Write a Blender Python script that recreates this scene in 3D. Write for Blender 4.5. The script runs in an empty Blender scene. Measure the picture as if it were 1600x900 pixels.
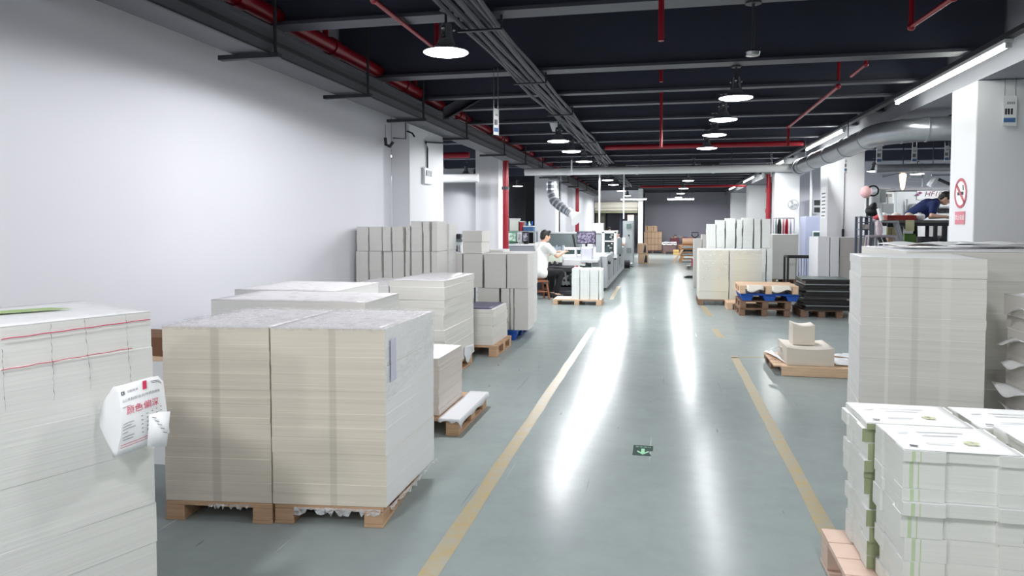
import bpy, bmesh, math, random
from mathutils import Vector, Matrix
random.seed(11)
R = random.Random(5)
sc = bpy.context.scene
col = sc.collection
PI = math.pi

# ------------------------------------------------------------------ camera
F = 1110.0
PITCH = math.atan(50 / F)
YAW = math.atan(236 * math.cos(PITCH) / F)
H = 1.5
FWD = Vector((-math.sin(YAW) * math.cos(PITCH), math.cos(YAW) * math.cos(PITCH), -math.sin(PITCH)))
RIGHT = Vector((math.cos(YAW), math.sin(YAW), 0))
UP = RIGHT.cross(FWD)
cam = bpy.data.objects.new('camera', bpy.data.cameras.new('camera'))
col.objects.link(cam)
cam.data.sensor_width = 36
cam.data.lens = 36 * F / 1600
cam.data.shift_y = -50 / 1600
cam.data.clip_end = 200
cam.data.clip_start = 0.05
cam.matrix_world = Matrix.Translation((0, 0, H)) @ Matrix((RIGHT, UP, -FWD)).transposed().to_4x4()
sc.camera = cam

def ray(px, py):
    return FWD + RIGHT * ((px - 800) / F) + UP * ((400 - py) / F)
def fl(px, py, z=0.0):
    """the point at height z seen at a pixel of the photograph"""
    d = ray(px, py); t = (z - H) / d.z
    return Vector((d.x * t, d.y * t, z))
def atY(px, py, Y):
    d = ray(px, py); t = Y / d.y
    return Vector((d.x * t, Y, H + d.z * t))
def atX(px, py, X):
    d = ray(px, py); t = X / d.x
    return Vector((X, d.y * t, H + d.z * t))
def atC(px, py, zc):
    return Vector((0, 0, H)) + ray(px, py) * zc

# ------------------------------------------------------------------ materials
def lin(c):
    return tuple((x / 255 / 12.92 if x / 255 <= .04045 else ((x / 255 + .055) / 1.055) ** 2.4) for x in c)
MATS = {}
def nt(name):
    m = bpy.data.materials.new(name); m.use_nodes = True
    t = m.node_tree; b = t.nodes['Principled BSDF']
    MATS[name] = m
    return m, t, b
def N(t, typ, **kw):
    n = t.nodes.new(typ)
    for k, v in kw.items():
        if k in n.inputs: n.inputs[k].default_value = v
        else: setattr(n, k, v)
    return n
def simple(name, rgb, rough=.6, metal=0., var=.06, scale=6., spec=.5, bump=0., bscale=60.):
    """painted / plastic / metal surface with a faint procedural mottling"""
    m, t, b = nt(name)
    tc = N(t, 'ShaderNodeTexCoord'); no = N(t, 'ShaderNodeTexNoise', Scale=scale, Detail=4.)
    t.links.new(tc.outputs['Object'], no.inputs['Vector'])
    mx = N(t, 'ShaderNodeMix', data_type='RGBA')
    c = lin(rgb)
    mx.inputs[6].default_value = (*[x * (1 - var) for x in c], 1); mx.inputs[7].default_value = (*[min(1, x * (1 + var)) for x in c], 1)
    t.links.new(no.outputs['Fac'], mx.inputs[0]); t.links.new(mx.outputs[2], b.inputs['Base Color'])
    b.inputs['Roughness'].default_value = rough; b.inputs['Metallic'].default_value = metal
    b.inputs['Specular IOR Level'].default_value = spec
    if bump:
        n2 = N(t, 'ShaderNodeTexNoise', Scale=bscale, Detail=3.); bp = N(t, 'ShaderNodeBump', Strength=bump, Distance=.01)
        t.links.new(tc.outputs['Object'], n2.inputs['Vector']); t.links.new(n2.outputs['Fac'], bp.inputs['Height']); t.links.new(bp.outputs['Normal'], b.inputs['Normal'])
    return m
def emit(name, rgb, strength):
    m, t, b = nt(name)
    b.inputs['Base Color'].default_value = (.8, .8, .8, 1)
    b.inputs['Emission Color'].default_value = (*lin(rgb), 1); b.inputs['Emission Strength'].default_value = strength
    return m
def paper(name, rgb, contrast=.16, fine=150., bands=(), rough=.75, lifts=.5, axis='X', red=None):
    """the cut edges of a pile of sheets: fine level streaks and the broader streaks of separate lifts;
    bands = ink or knife marks standing upright at a place along an axis (centre, half width, rgb)"""
    m, t, b = nt(name)
    tc = N(t, 'ShaderNodeTexCoord')
    def streak(sz, sxy, det):
        mp = N(t, 'ShaderNodeMapping'); mp.inputs['Scale'].default_value = (sxy, sxy, sz)
        no = N(t, 'ShaderNodeTexNoise', Scale=1., Detail=det, Roughness=.65)
        t.links.new(tc.outputs['Object'], mp.inputs['Vector']); t.links.new(mp.outputs[0], no.inputs['Vector'])
        return no
    a = streak(fine, 1.2, 3.); c = streak(fine / 6, .5, 2.)
    ad = N(t, 'ShaderNodeMix', data_type='FLOAT'); ad.inputs[0].default_value = lifts
    t.links.new(a.outputs['Fac'], ad.inputs[2]); t.links.new(c.outputs['Fac'], ad.inputs[3])
    rp = N(t, 'ShaderNodeMapRange'); rp.inputs[1].default_value = .28; rp.inputs[2].default_value = .66
    t.links.new(ad.outputs[0], rp.inputs[0])
    mx = N(t, 'ShaderNodeMix', data_type='RGBA'); k = lin(rgb)
    mx.inputs[6].default_value = (*[x * (1 - contrast) for x in k], 1); mx.inputs[7].default_value = (*[min(1, x * (1 + contrast * .35)) for x in k], 1)
    t.links.new(rp.outputs[0], mx.inputs[0])
    out = mx.outputs[2]
    sep = N(t, 'ShaderNodeSeparateXYZ'); t.links.new(tc.outputs['Object'], sep.inputs[0])
    for cx, hw, crgb, amt in bands:
        s = N(t, 'ShaderNodeMath', operation='SUBTRACT'); s.inputs[1].default_value = cx
        t.links.new(sep.outputs[axis], s.inputs[0])
        ab = N(t, 'ShaderNodeMath', operation='ABSOLUTE'); t.links.new(s.outputs[0], ab.inputs[0])
        mr = N(t, 'ShaderNodeMapRange'); mr.inputs[1].default_value = hw; mr.inputs[2].default_value = hw * .6
        mr.inputs[3].default_value = 0; mr.inputs[4].default_value = amt
        t.links.new(ab.outputs[0], mr.inputs[0])
        m2 = N(t, 'ShaderNodeMix', data_type='RGBA'); m2.inputs[7].default_value = (*lin(crgb), 1)
        t.links.new(mr.outputs[0], m2.inputs[0]); t.links.new(out, m2.inputs[6]); out = m2.outputs[2]
    for cz, hw, crgb, amt in (red or ()):
        s = N(t, 'ShaderNodeMath', operation='SUBTRACT'); s.inputs[1].default_value = cz
        t.links.new(sep.outputs['Z'], s.inputs[0])
        ab = N(t, 'ShaderNodeMath', operation='ABSOLUTE'); t.links.new(s.outputs[0], ab.inputs[0])
        mr = N(t, 'ShaderNodeMapRange'); mr.inputs[1].default_value = hw; mr.inputs[2].default_value = hw * .5
        mr.inputs[3].default_value = 0; mr.inputs[4].default_value = amt
        t.links.new(ab.outputs[0], mr.inputs[0])
        m2 = N(t, 'ShaderNodeMix', data_type='RGBA'); m2.inputs[7].default_value = (*lin(crgb), 1)
        t.links.new(mr.outputs[0], m2.inputs[0]); t.links.new(out, m2.inputs[6]); out = m2.outputs[2]
    t.links.new(out, b.inputs['Base Color'])
    b.inputs['Roughness'].default_value = rough; b.inputs['Specular IOR Level'].default_value = .25
    bp = N(t, 'ShaderNodeBump', Strength=.25, Distance=.003); t.links.new(a.outputs['Fac'], bp.inputs['Height']); t.links.new(bp.outputs[0], b.inputs['Normal'])
    return m
def printed(name, base, ink, amount=.5, scale=7.):
    """top sheet of coated board with scattered pale print"""
    m, t, b = nt(name)
    tc = N(t, 'ShaderNodeTexCoord'); v = N(t, 'ShaderNodeTexVoronoi', Scale=scale); n = N(t, 'ShaderNodeTexNoise', Scale=scale * 2.2, Detail=5.)
    t.links.new(tc.outputs['Object'], v.inputs['Vector']); t.links.new(tc.outputs['Object'], n.inputs['Vector'])
    mr = N(t, 'ShaderNodeMapRange'); mr.inputs[1].default_value = .5; mr.inputs[2].default_value = .68; mr.inputs[4].default_value = amount
    t.links.new(n.outputs['Fac'], mr.inputs[0])
    mu = N(t, 'ShaderNodeMath', operation='MULTIPLY'); t.links.new(mr.outputs[0], mu.inputs[0]); t.links.new(v.outputs['Distance'], mu.inputs[1])
    mx = N(t, 'ShaderNodeMix', data_type='RGBA'); mx.inputs[6].default_value = (*lin(base), 1); mx.inputs[7].default_value = (*lin(ink), 1)
    t.links.new(mu.outputs[0], mx.inputs[0]); t.links.new(mx.outputs[2], b.inputs['Base Color'])
    b.inputs['Roughness'].default_value = .35
    return m
def film(name, strength=.9, opac=.22, scale=26.):
    """crinkled clear stretch film"""
    m, t, b = nt(name)
    o = t.nodes['Material Output']; t.nodes.remove(b)
    tr = N(t, 'ShaderNodeBsdfTransparent'); gl = N(t, 'ShaderNodeBsdfGlossy'); gl.inputs['Roughness'].default_value = .09
    df = N(t, 'ShaderNodeBsdfDiffuse'); df.inputs['Color'].default_value = (.9, .91, .93, 1)
    tc = N(t, 'ShaderNodeTexCoord'); mp = N(t, 'ShaderNodeMapping'); mp.inputs['Scale'].default_value = (1, .6, 1.6); mp.inputs['Rotation'].default_value = (.3, .5, .4)
    no = N(t, 'ShaderNodeTexNoise', Scale=scale, Detail=5., Roughness=.6, Distortion=1.2)
    t.links.new(tc.outputs['Object'], mp.inputs[0]); t.links.new(mp.outputs[0], no.inputs['Vector'])
    bp = N(t, 'ShaderNodeBump', Strength=strength, Distance=.02); t.links.new(no.outputs['Fac'], bp.inputs['Height'])
    t.links.new(bp.outputs[0], gl.inputs['Normal'])
    m1 = N(t, 'ShaderNodeMixShader'); m1.inputs[0].default_value = .72; t.links.new(gl.outputs[0], m1.inputs[1]); t.links.new(df.outputs[0], m1.inputs[2])
    m2 = N(t, 'ShaderNodeMixShader')
    mr = N(t, 'ShaderNodeMapRange'); mr.inputs[1].default_value = .35; mr.inputs[2].default_value = .75; mr.inputs[3].default_value = opac * .4; mr.inputs[4].default_value = opac * 1.9
    t.links.new(no.outputs['Fac'], mr.inputs[0]); t.links.new(mr.outputs[0], m2.inputs[0])
    t.links.new(tr.outputs[0], m2.inputs[1]); t.links.new(m1.outputs[0], m2.inputs[2]); t.links.new(m2.outputs[0], o.inputs[0])
    return m
def wood(name, rgb, var=.3):
    m, t, b = nt(name)
    tc = N(t, 'ShaderNodeTexCoord'); mp = N(t, 'ShaderNodeMapping'); mp.inputs['Scale'].default_value = (3, 3, 40)
    no = N(t, 'ShaderNodeTexNoise', Scale=2., Detail=6., Distortion=.8)
    t.links.new(tc.outputs['Object'], mp.inputs[0]); t.links.new(mp.outputs[0], no.inputs['Vector'])
    mx = N(t, 'ShaderNodeMix', data_type='RGBA'); c = lin(rgb)
    mx.inputs[6].default_value = (*[x * (1 - var) for x in c], 1); mx.inputs[7].default_value = (*[min(1, x * (1 + var)) for x in c], 1)
    t.links.new(no.outputs['Fac'], mx.inputs[0]); t.links.new(mx.outputs[2], b.inputs['Base Color'])
    b.inputs['Roughness'].default_value = .75
    return m

def floor_mat():
    m, t, b = nt('epoxy_floor')
    tc = N(t, 'ShaderNodeTexCoord'); P = tc.outputs['Object']
    big = N(t, 'ShaderNodeTexNoise', Scale=.55, Detail=4.); mid = N(t, 'ShaderNodeTexNoise', Scale=6., Detail=6., Roughness=.7)
    for n in (big, mid): t.links.new(P, n.inputs['Vector'])
    mx = N(t, 'ShaderNodeMix', data_type='RGBA'); mx.inputs[6].default_value = (*lin((144, 154, 154)), 1); mx.inputs[7].default_value = (*lin((170, 180, 179)), 1)
    t.links.new(big.outputs['Fac'], mx.inputs[0])
    m2 = N(t, 'ShaderNodeMix', data_type='RGBA', blend_type='MULTIPLY'); m2.inputs[0].default_value = .35
    cr = N(t, 'ShaderNodeMapRange'); cr.inputs[1].default_value = .3; cr.inputs[2].default_value = .6; cr.inputs[3].default_value = .78; cr.inputs[4].default_value = 1.
    t.links.new(mid.outputs['Fac'], cr.inputs[0]); t.links.new(mx.outputs[2], m2.inputs[6]); t.links.new(cr.outputs[0], m2.inputs[7])
    out = m2.outputs[2]
    # long thin scratches and short scuffs
    for rot, sx, sy, lo, amt, c in ((.2, 34, .6, .735, .5, (120, 126, 126)), (-.35, 30, .7, .745, .5, (214, 220, 220)), (1.2, 24, 3., .74, .6, (104, 110, 112)), (.9, 9, 5, .76, .7, (96, 102, 104))):
        mp = N(t, 'ShaderNodeMapping'); mp.inputs['Rotation'].default_value = (0, 0, rot); mp.inputs['Scale'].default_value = (sx, sy, 1)
        n = N(t, 'ShaderNodeTexNoise', Scale=1., Detail=2.); t.links.new(P, mp.inputs[0]); t.links.new(mp.outputs[0], n.inputs['Vector'])
        r = N(t, 'ShaderNodeMapRange'); r.inputs[1].default_value = lo; r.inputs[2].default_value = lo + .03; r.inputs[4].default_value = amt
        t.links.new(n.outputs['Fac'], r.inputs[0])
        m3 = N(t, 'ShaderNodeMix', data_type='RGBA'); m3.inputs[7].default_value = (*lin(c), 1)
        t.links.new(r.outputs[0], m3.inputs[0]); t.links.new(out, m3.inputs[6]); out = m3.outputs[2]
    t.links.new(out, b.inputs['Base Color'])
    rr = N(t, 'ShaderNodeMapRange'); rr.inputs[3].default_value = .17; rr.inputs[4].default_value = .24; b.inputs['Specular IOR Level'].default_value = .025
    t.links.new(mid.outputs['Fac'], rr.inputs[0]); t.links.new(rr.outputs[0], b.inputs['Roughness'])
    bp = N(t, 'ShaderNodeBump', Strength=.03, Distance=.02); t.links.new(big.outputs['Fac'], bp.inputs['Height']); t.links.new(bp.outputs[0], b.inputs['Normal'])
    return m
def line_mat():
    m, t, b = nt('worn_yellow_paint')
    tc = N(t, 'ShaderNodeTexCoord'); n = N(t, 'ShaderNodeTexNoise', Scale=9., Detail=8., Roughness=.75); t.links.new(tc.outputs['Object'], n.inputs['Vector'])
    r = N(t, 'ShaderNodeMapRange'); r.inputs[1].default_value = .42; r.inputs[2].default_value = .62
    t.links.new(n.outputs['Fac'], r.inputs[0])
    mx = N(t, 'ShaderNodeMix', data_type='RGBA'); mx.inputs[6].default_value = (*lin((176, 156, 108)), 1); mx.inputs[7].default_value = (*lin((164, 163, 150)), 1)
    t.links.new(r.outputs[0], mx.inputs[0]); t.links.new(mx.outputs[2], b.inputs['Base Color']); b.inputs['Roughness'].default_value = .4
    return m

FLOOR = floor_mat(); LINE = line_mat()
WALL = simple('white_wall_paint', (234, 234, 241), .8, var=.02, scale=1.2)
COLUMN = simple('column_paint', (226, 227, 231), .75, var=.02, scale=2.)
GREYWALL = simple('far_wall_paint', (178, 176, 190), .85, var=.03, scale=.8)
BLACKC = simple('black_ceiling_paint', (46, 48, 60), .7, var=.15, scale=3.)
BEAM = simple('dark_beam_paint', (64, 66, 82), .5, var=.12, scale=3.)
FLANGE = simple('beam_flange_bounce', (72, 73, 83), .45, var=.1, scale=3.)  # paler than the web: light bounced off the floor, put into the colour
TRAYM = simple('grey_tray_steel', (92, 92, 99), .55, var=.06)
DARK = simple('dark_steel', (52, 53, 58), .5, var=.1)
BLACK = simple('black_plastic', (22, 22, 24), .5, var=.1)
REDP = simple('red_pipe_paint', (150, 16, 36), .35, var=.08)
CABLE = simple('grey_cable_sheath', (80, 80, 88), .55, var=.12, scale=20.)
GALV = simple('galvanised_duct', (188, 192, 198), .33, .75, var=.12, scale=14.)
WHITEM = simple('white_enamel', (232, 233, 234), .4, var=.02)
GREYM = simple('machine_grey_paint', (150, 156, 160), .45, var=.05)
GREENGREY = simple('machine_green_grey', (112, 122, 124), .5, var=.05)
LIGHTM = simple('machine_light_grey', (206, 210, 212), .45, var=.03)
CABINET = simple('cabinet_grey_green', (146, 154, 156), .45, var=.03)
WOOD = wood('pallet_pine', (196, 160, 128)); WOODB = wood('pallet_brown', (140, 110, 90)); WOODL = wood('pallet_light', (222, 190, 160)); STOOLW = wood('stool_wood', (150, 94, 66))
BLUE = simple('blue_pallet_plastic', (22, 84, 178), .4, var=.06)
CARTON = simple('brown_cardboard', (204, 172, 144), .8, var=.07, scale=5.)
CARTOND = simple('dark_cardboard', (120, 84, 60), .85, var=.1)
LENS = emit('lamp_lens', (255, 255, 255), 14.)
TUBE = emit('tube_glow', (250, 255, 244), 16.)
SHADEW = simple('lamp_inner_white', (236, 238, 240), .35, var=.01)
SHADED = simple('lamp_shade_dark', (140, 142, 146), .35, .4, var=.05)
ALU = simple('bare_aluminium', (176, 178, 180), .25, .9, var=.04)
FILM = film('stretch_film', 1., .2, 55.); FILM2 = film('stretch_film_light', .8, .14, 18.)
SHEETW = simple('white_sheet', (240, 241, 242), .6, var=.015)
SHEETG = simple('protective_white_film', (236, 238, 243), .35, var=.02, bump=.3, bscale=14.)
TOPP = printed('printed_top_pink', (240, 238, 240), (190, 160, 168), .6, 6.)
TOPW = printed('printed_top_pale', (240, 241, 243), (196, 200, 198), .5, 9.)
PE_A = paper('paper_edge_warm', (197, 192, 182), .17)
PE_B = paper('paper_edge_cream', (225, 223, 217), .12)
PE_W = paper('paper_edge_white', (226, 226, 224), .1)
PE_G = paper('board_edge_grey', (222, 220, 216), .06, 120.)
PE_GR = paper('board_edge_pale_green', (245, 249, 246), .08, 120.)
PE_G2 = paper('board_edge_mid_grey', (194, 192, 188), .06, 120.)
PE_P = paper('paper_edge_pink', (222, 213, 207), .12, 110.)
SKIN = simple('skin', (214, 172, 150), .5, var=.05)
HAIR = simple('black_hair', (26, 24, 24), .5, var=.2, bump=.4, bscale=200.)
TSHIRT = simple('white_cotton', (232, 233, 230), .85, var=.03, bump=.2, bscale=20.)
NAVY = simple('navy_cotton', (16, 34, 84), .85, var=.1, bump=.2, bscale=20.)
TROUS = simple('black_trousers', (15, 15, 19), .85, var=.12)
INKR = simple('red_ink', (206, 44, 84), .6, var=.05); INKG = simple('grey_ink', (104, 104, 112), .7, var=.05); INKK = simple('black_ink', (46, 46, 54), .7, var=.05)
GREENS = simple('sign_dark_green', (66, 84, 80), .8, var=.08, spec=.1); GREENL = simple('sign_light_green', (170, 226, 188), .8, var=.03, spec=.1)

# ------------------------------------------------------------------ mesh building
class MB:
    def __init__(s): s.v = []; s.f = []; s.m = []; s.mi = 0
    def add(s, vs, fs, m=None):
        b = len(s.v); s.v += [Vector(p) for p in vs]
        s.f += [[b + i for i in f] for f in fs]; s.m += [s.mi if m is None else m] * len(fs)
        return s
    def box(s, x0, y0, z0, x1, y1, z1, m=None, rz=0., c=None):
        vs = [(x, y, z) for z in (z0, z1) for x, y in ((x0, y0), (x1, y0), (x1, y1), (x0, y1))]
        if rz:
            c = c or ((x0 + x1) / 2, (y0 + y1) / 2)
            vs = [(c[0] + (x - c[0]) * math.cos(rz) - (y - c[1]) * math.sin(rz), c[1] + (x - c[0]) * math.sin(rz) + (y - c[1]) * math.cos(rz), z) for x, y, z in vs]
        return s.add(vs, [(3, 2, 1, 0), (4, 5, 6, 7), (0, 1, 5, 4), (1, 2, 6, 5), (2, 3, 7, 6), (3, 0, 4, 7)], m)
    def prism(s, poly, z0, z1, m=None, mt=None):
        n = len(poly)
        s.add([(p[0], p[1], z0) for p in poly] + [(p[0], p[1], z1) for p in poly], [(i, (i + 1) % n, n + (i + 1) % n, n + i) for i in range(n)], m)
        b = len(s.v) - 2 * n
        s.f += [[b + i for i in reversed(range(n))], [b + n + i for i in range(n)]]
        s.m += [s.mi if m is None else m, (s.mi if m is None else m) if mt is None else mt]
        return s
    def extr(s, poly, o, u, w, d, m=None):
        """polygon in the plane (o;u,w) given thickness d along u x w"""
        o, u, w = Vector(o), Vector(u), Vector(w); nn = u.cross(w).normalized() * d; n = len(poly)
        a = [o + u * p[0] + w * p[1] for p in poly]
        return s.add(a + [p + nn for p in a], [(i, (i + 1) % n, n + (i + 1) % n, n + i) for i in range(n)] + [tuple(reversed(range(n))), tuple(range(n, 2 * n))], m)
    def tube(s, pts, r, n=8, m=None, cap=True):
        pts = [Vector(p) for p in pts]; rs = r if isinstance(r, (list, tuple)) else [r] * len(pts)
        rings = []; prev = None
        for i, p in enumerate(pts):
            d = (pts[min(i + 1, len(pts) - 1)] - pts[max(i - 1, 0)]).normalized()
            if prev is None:
                a = d.cross(Vector((0, 0, 1)));
                if a.length < .01: a = d.cross(Vector((1, 0, 0)))
            else: a = prev - d * prev.dot(d)
            a.normalize(); prev = a; b = d.cross(a)
            rings.append([p + a * math.cos(2 * PI * k / n) * rs[i] + b * math.sin(2 * PI * k / n) * rs[i] for k in range(n)])
        fs = []
        for i in range(len(rings) - 1):
            for k in range(n):
                fs.append((i * n + k, i * n + (k + 1) % n, (i + 1) * n + (k + 1) % n, (i + 1) * n + k))
        if cap: fs += [tuple(reversed(range(n))), tuple(range((len(rings) - 1) * n, len(rings) * n))]
        return s.add([p for q in rings for p in q], fs, m)
    def lathe(s, prof, c=(0, 0, 0), n=20, m=None):
        c = Vector(c); vs = []; fs = []
        for r, z in prof:
            vs += [c + Vector((r * math.cos(2 * PI * k / n), r * math.sin(2 * PI * k / n), z)) for k in range(n)]
        for i in range(len(prof) - 1):
            for k in range(n): fs.append((i * n + k, i * n + (k + 1) % n, (i + 1) * n + (k + 1) % n, (i + 1) * n + k))
        fs += [tuple(reversed(range(n))), tuple(range((len(prof) - 1) * n, len(prof) * n))]
        return s.add(vs, fs, m)
    def ball(s, c, r, n=12, m=None, M=None):
        r = r if isinstance(r, (tuple, list)) else (r, r, r); c = Vector(c); vs = []; fs = []
        for i in range(1, n):
            t = PI * i / n
            for k in range(n * 2):
                p = Vector((r[0] * math.sin(t) * math.cos(PI * k / n), r[1] * math.sin(t) * math.sin(PI * k / n), r[2] * math.cos(t)))
                vs.append(c + (M @ p if M else p))
        q = n * 2
        for i in range(n - 2):
            for k in range(q): fs.append((i * q + k, (i + 1) * q + k, (i + 1) * q + (k + 1) % q, i * q + (k + 1) % q))
        for z, i in ((1, 0), (-1, n - 2)):
            p = Vector((0, 0, z * r[2])); vs.append(c + (M @ p if M else p)); j = len(vs) - 1
            for k in range(q): fs.append((j, i * q + k, i * q + (k + 1) % q) if z > 0 else (j, i * q + (k + 1) % q, i * q + k))
        return s.add(vs, fs, m)
    def grid(s, rows, m=None):
        w = len(rows[0]); fs = [(i * w + j, i * w + j + 1, (i + 1) * w + j + 1, (i + 1) * w + j) for i in range(len(rows) - 1) for j in range(w - 1)]
        return s.add([p for r in rows for p in r], fs, m)
    def build(s, name, mats, parent=None, smooth=False, bevel=0., solid=0., origin=None):
        if not isinstance(mats, (list, tuple)): mats = [mats]
        o0 = rootloc(parent) if parent else None
        if o0 is None:
            if origin is None:
                xs = [p.x for p in s.v]; ys = [p.y for p in s.v]; zs = [p.z for p in s.v]
                o0 = Vector(((min(xs) + max(xs)) / 2, (min(ys) + max(ys)) / 2, min(zs)))
            else: o0 = Vector(origin)
        me = bpy.data.meshes.new(name)
        me.from_pydata([p - o0 for p in s.v], [], s.f)
        for m in mats: me.materials.append(m)
        for i, p in enumerate(me.polygons): p.material_index = s.m[i]; p.use_smooth = smooth
        me.update()
        o = bpy.data.objects.new(name, me); col.objects.link(o)
        if parent: o.parent = parent
        else: o.location = o0
        if bevel:
            b = o.modifiers.new('bevel', 'BEVEL'); b.width = bevel; b.segments = 2; b.limit_method = 'ANGLE'
        if solid:
            b = o.modifiers.new('solid', 'SOLIDIFY'); b.thickness = solid; b.offset = 0
        if smooth and not bevel:
            try: me.set_sharp_from_angle(angle=math.radians(40))
            except Exception: pass
        return o
def rootloc(o):
    while o.parent: o = o.parent
    return Vector(o.location)
def tag(o, label, cat, group=None):
    o['label'] = label; o['category'] = cat
    if group: o['group'] = group
    return o
def thing(name, label, cat, loc=(0, 0, 0), group=None):
    o = bpy.data.objects.new(name, None); o.empty_display_size = .1; col.objects.link(o); o.location = loc
    return tag(o, label, cat, group)
def struct(o): o['kind'] = 'structure'; return o
KIDS = {}
def kids(o): return [c for c in col.objects if c.parent == o]
def dup(root, loc, rz=0., label=None, group=None):
    def cp(o, par):
        c = o.copy(); col.objects.link(c)
        if par: c.parent = par
        for k in KID[o.name]: cp(k, c)
        return c
    KID = {}
    for o in list(col.objects): KID.setdefault(o.name, [])
    for o in list(col.objects):
        if o.parent: KID[o.parent.name].append(o)
    r = cp(root, None); r.location = loc; r.rotation_euler = (0, 0, rz)
    if label: r['label'] = label
    if group: r['group'] = group
    return r
def box(name, mats, x0, y0, z0, x1, y1, z1, parent=None, bevel=0., rz=0.):
    return MB().box(x0, y0, z0, x1, y1, z1, rz=rz).build(name, mats, parent, bevel=bevel)
def text(name, s, size, M, mat, parent, fn=None, depth=0.0):
    """lettering as real flat mesh; M places it (or fn maps each point)"""
    cu = bpy.data.curves.new(name, 'FONT'); cu.body = s; cu.size = size; cu.align_x = 'CENTER'; cu.align_y = 'CENTER'; cu.extrude = depth; cu.resolution_u = 2
    o = bpy.data.objects.new(name, cu); col.objects.link(o)
    bpy.context.view_layer.update()
    me = bpy.data.meshes.new_from_object(o.evaluated_get(bpy.context.evaluated_depsgraph_get()))
    bpy.data.objects.remove(o); bpy.data.curves.remove(cu)
    o0 = rootloc(parent)
    for v in me.vertices: v.co = (fn(v.co) if fn else M @ v.co) - o0
    me.materials.clear(); me.materials.append(mat)
    ob = bpy.data.objects.new(name, me); col.objects.link(ob); ob.parent = parent
    return ob
def ordinal(i): return ['first', 'second', 'third', 'fourth', 'fifth', 'sixth', 'seventh', 'eighth', 'ninth', 'tenth', 'eleventh', 'twelfth', 'thirteenth', 'fourteenth', 'fifteenth', 'sixteenth'][i]
EXPO = 0.1
# ------------------------------------------------------------------ the setting
struct(box('floor', FLOOR, -8, -7, -.1, 13, 41, 0))
struct(box('ceiling', BLACKC, -8, -7, 4.3, 13, 41, 4.4))
struct(box('wall_left', WALL, -3.92, -7, 0, -3.72, 9.4, 4.3))
struct(box('wall_back', WALL, -8, -7.2, 0, 13, -7, 4.3))
struct(box('wall_right', WALL, 12.6, -7, 0, 12.8, 41, 4.3))
struct(box('wall_left_store', WALL, -7.2, 9.4, 0, -7, 36.4, 4.3))
struct(box('wall_left_divider', WALL, -7, 9.2, 0, -3.92, 9.4, 4.3))
struct(box('wall_left_rear', WALL, -3.6, 27.2, 0, -3.4, 36, 4.3))
struct(box('wall_far', GREYWALL, -1.0, 39.6, 0, 13, 39.8, 4.3))
struct(box('wall_workshop', WALL, 3.9, 23.4, 0, 12.6, 23.6, 4.3))
# shutter doorway at the end of the left side
PINK = simple('pale_wall', (222, 212, 208), .8, var=.02)
w = MB(); w.box(-3.4, 36, 2.62, -1.2, 36.2, 4.3); w.build('wall_shutter', WALL)['kind'] = 'structure'
SHUT = simple('shutter_beige', (190, 184, 172), .5, var=.03)
d = thing('door_1', 'beige roller shutter box above the dark doorway', 'door', (-2.3, 36, 0)); d['kind'] = 'structure'
box('shutter_box', SHUT, -3.38, 35.75, 2.3, -1.22, 35.99, 2.6, d, .02)
box('shutter_rail', simple('shutter_olive', (120, 122, 96), .5), -3.36, 35.85, 2.05, -1.24, 35.95, 2.16, d)
box('shutter_slat_end', SHUT, -3.36, 35.86, 2.17, -1.24, 35.94, 2.29, d)
NIGHT = simple('night_blue_glass', (14, 18, 34), .15, var=.2)
box('dark_glass', NIGHT, -3.4, 37.2, 0, -1.2, 37.25, 2.6, d)
box('glass_mullion', simple('mullion_blue', (40, 52, 80), .5), -2.2, 37.1, 0, -2.1, 37.19, 2.6, d)
box('door_side', simple('door_side_olive', (72, 70, 60), .6), -3.36, 36.3, 0, -2.9, 37.1, 2.5, d)
struct(box('column', COLUMN, -1.2, 35.5, 0, -.98, 36.3, 4.3))

# columns: right row every 6.75 m, left row
for y in (8.35, 15.2, 22.0, 28.7, 35.5):
    struct(box('column', COLUMN, 3.2, y, 0, 3.88, y + .66, 3.0, bevel=.012))
struct(box('column', COLUMN, -3.7199, 9.401, 0, -3.45, 10.95, 3.3, bevel=.01))
struct(box('column', COLUMN, -4.05, 15.2, 0, -3.53, 15.95, 4.3, bevel=.01))
struct(box('column', COLUMN, -3.95, 22.0, 0, -3.28, 22.7, 4.3, bevel=.01))
struct(box('column', COLUMN, -3.6, 25.2, 0, -3.4, 25.8, 4.3))
# corner angles on the nearest right column
for i, dx in enumerate((0, .02)):
    pass
BEAMG = simple('beam_grey_paint', (150, 150, 160), .7, var=.03)
struct(box('ceiling_beam', BEAMG, 3.22, -7, 3.005, 3.86, 39.5, 4.29))
# cross beams: web and a bottom flange painted paler for the floor bounce
ys = [-4, -1.6, .8, 3.3, 5.6, 7.8, 9.2, 10.15] + [11.6 + 1.5 * i for i in range(19)]
for i, y in enumerate(ys):
    zb = 3.165
    m = MB()
    m.box(-3.7, y - .03, zb + .03, 3.2, y + .03, 4.29, 0)
    hw = .11 if y < 9 else .07
    m.box(-3.7, y - hw, zb, 3.2, y + hw, zb + .029, 1)
    struct(m.build('ceiling_beam', [BEAM, FLANGE]))
for y in (4, 8.35, 12, 15.3, 18.6, 22):
    m = MB(); m.box(3.88, y, 3.3, 12.5, y + .3, 4.29); struct(m.build('ceiling_beam', [BEAM]))
for y in (11.5, 15.3, 19, 22.2, 26, 30):
    m = MB(); m.box(-6.95, y, 3.3, -3.75, y + .3, 4.29); struct(m.build('ceiling_beam', [BEAM]))

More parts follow.
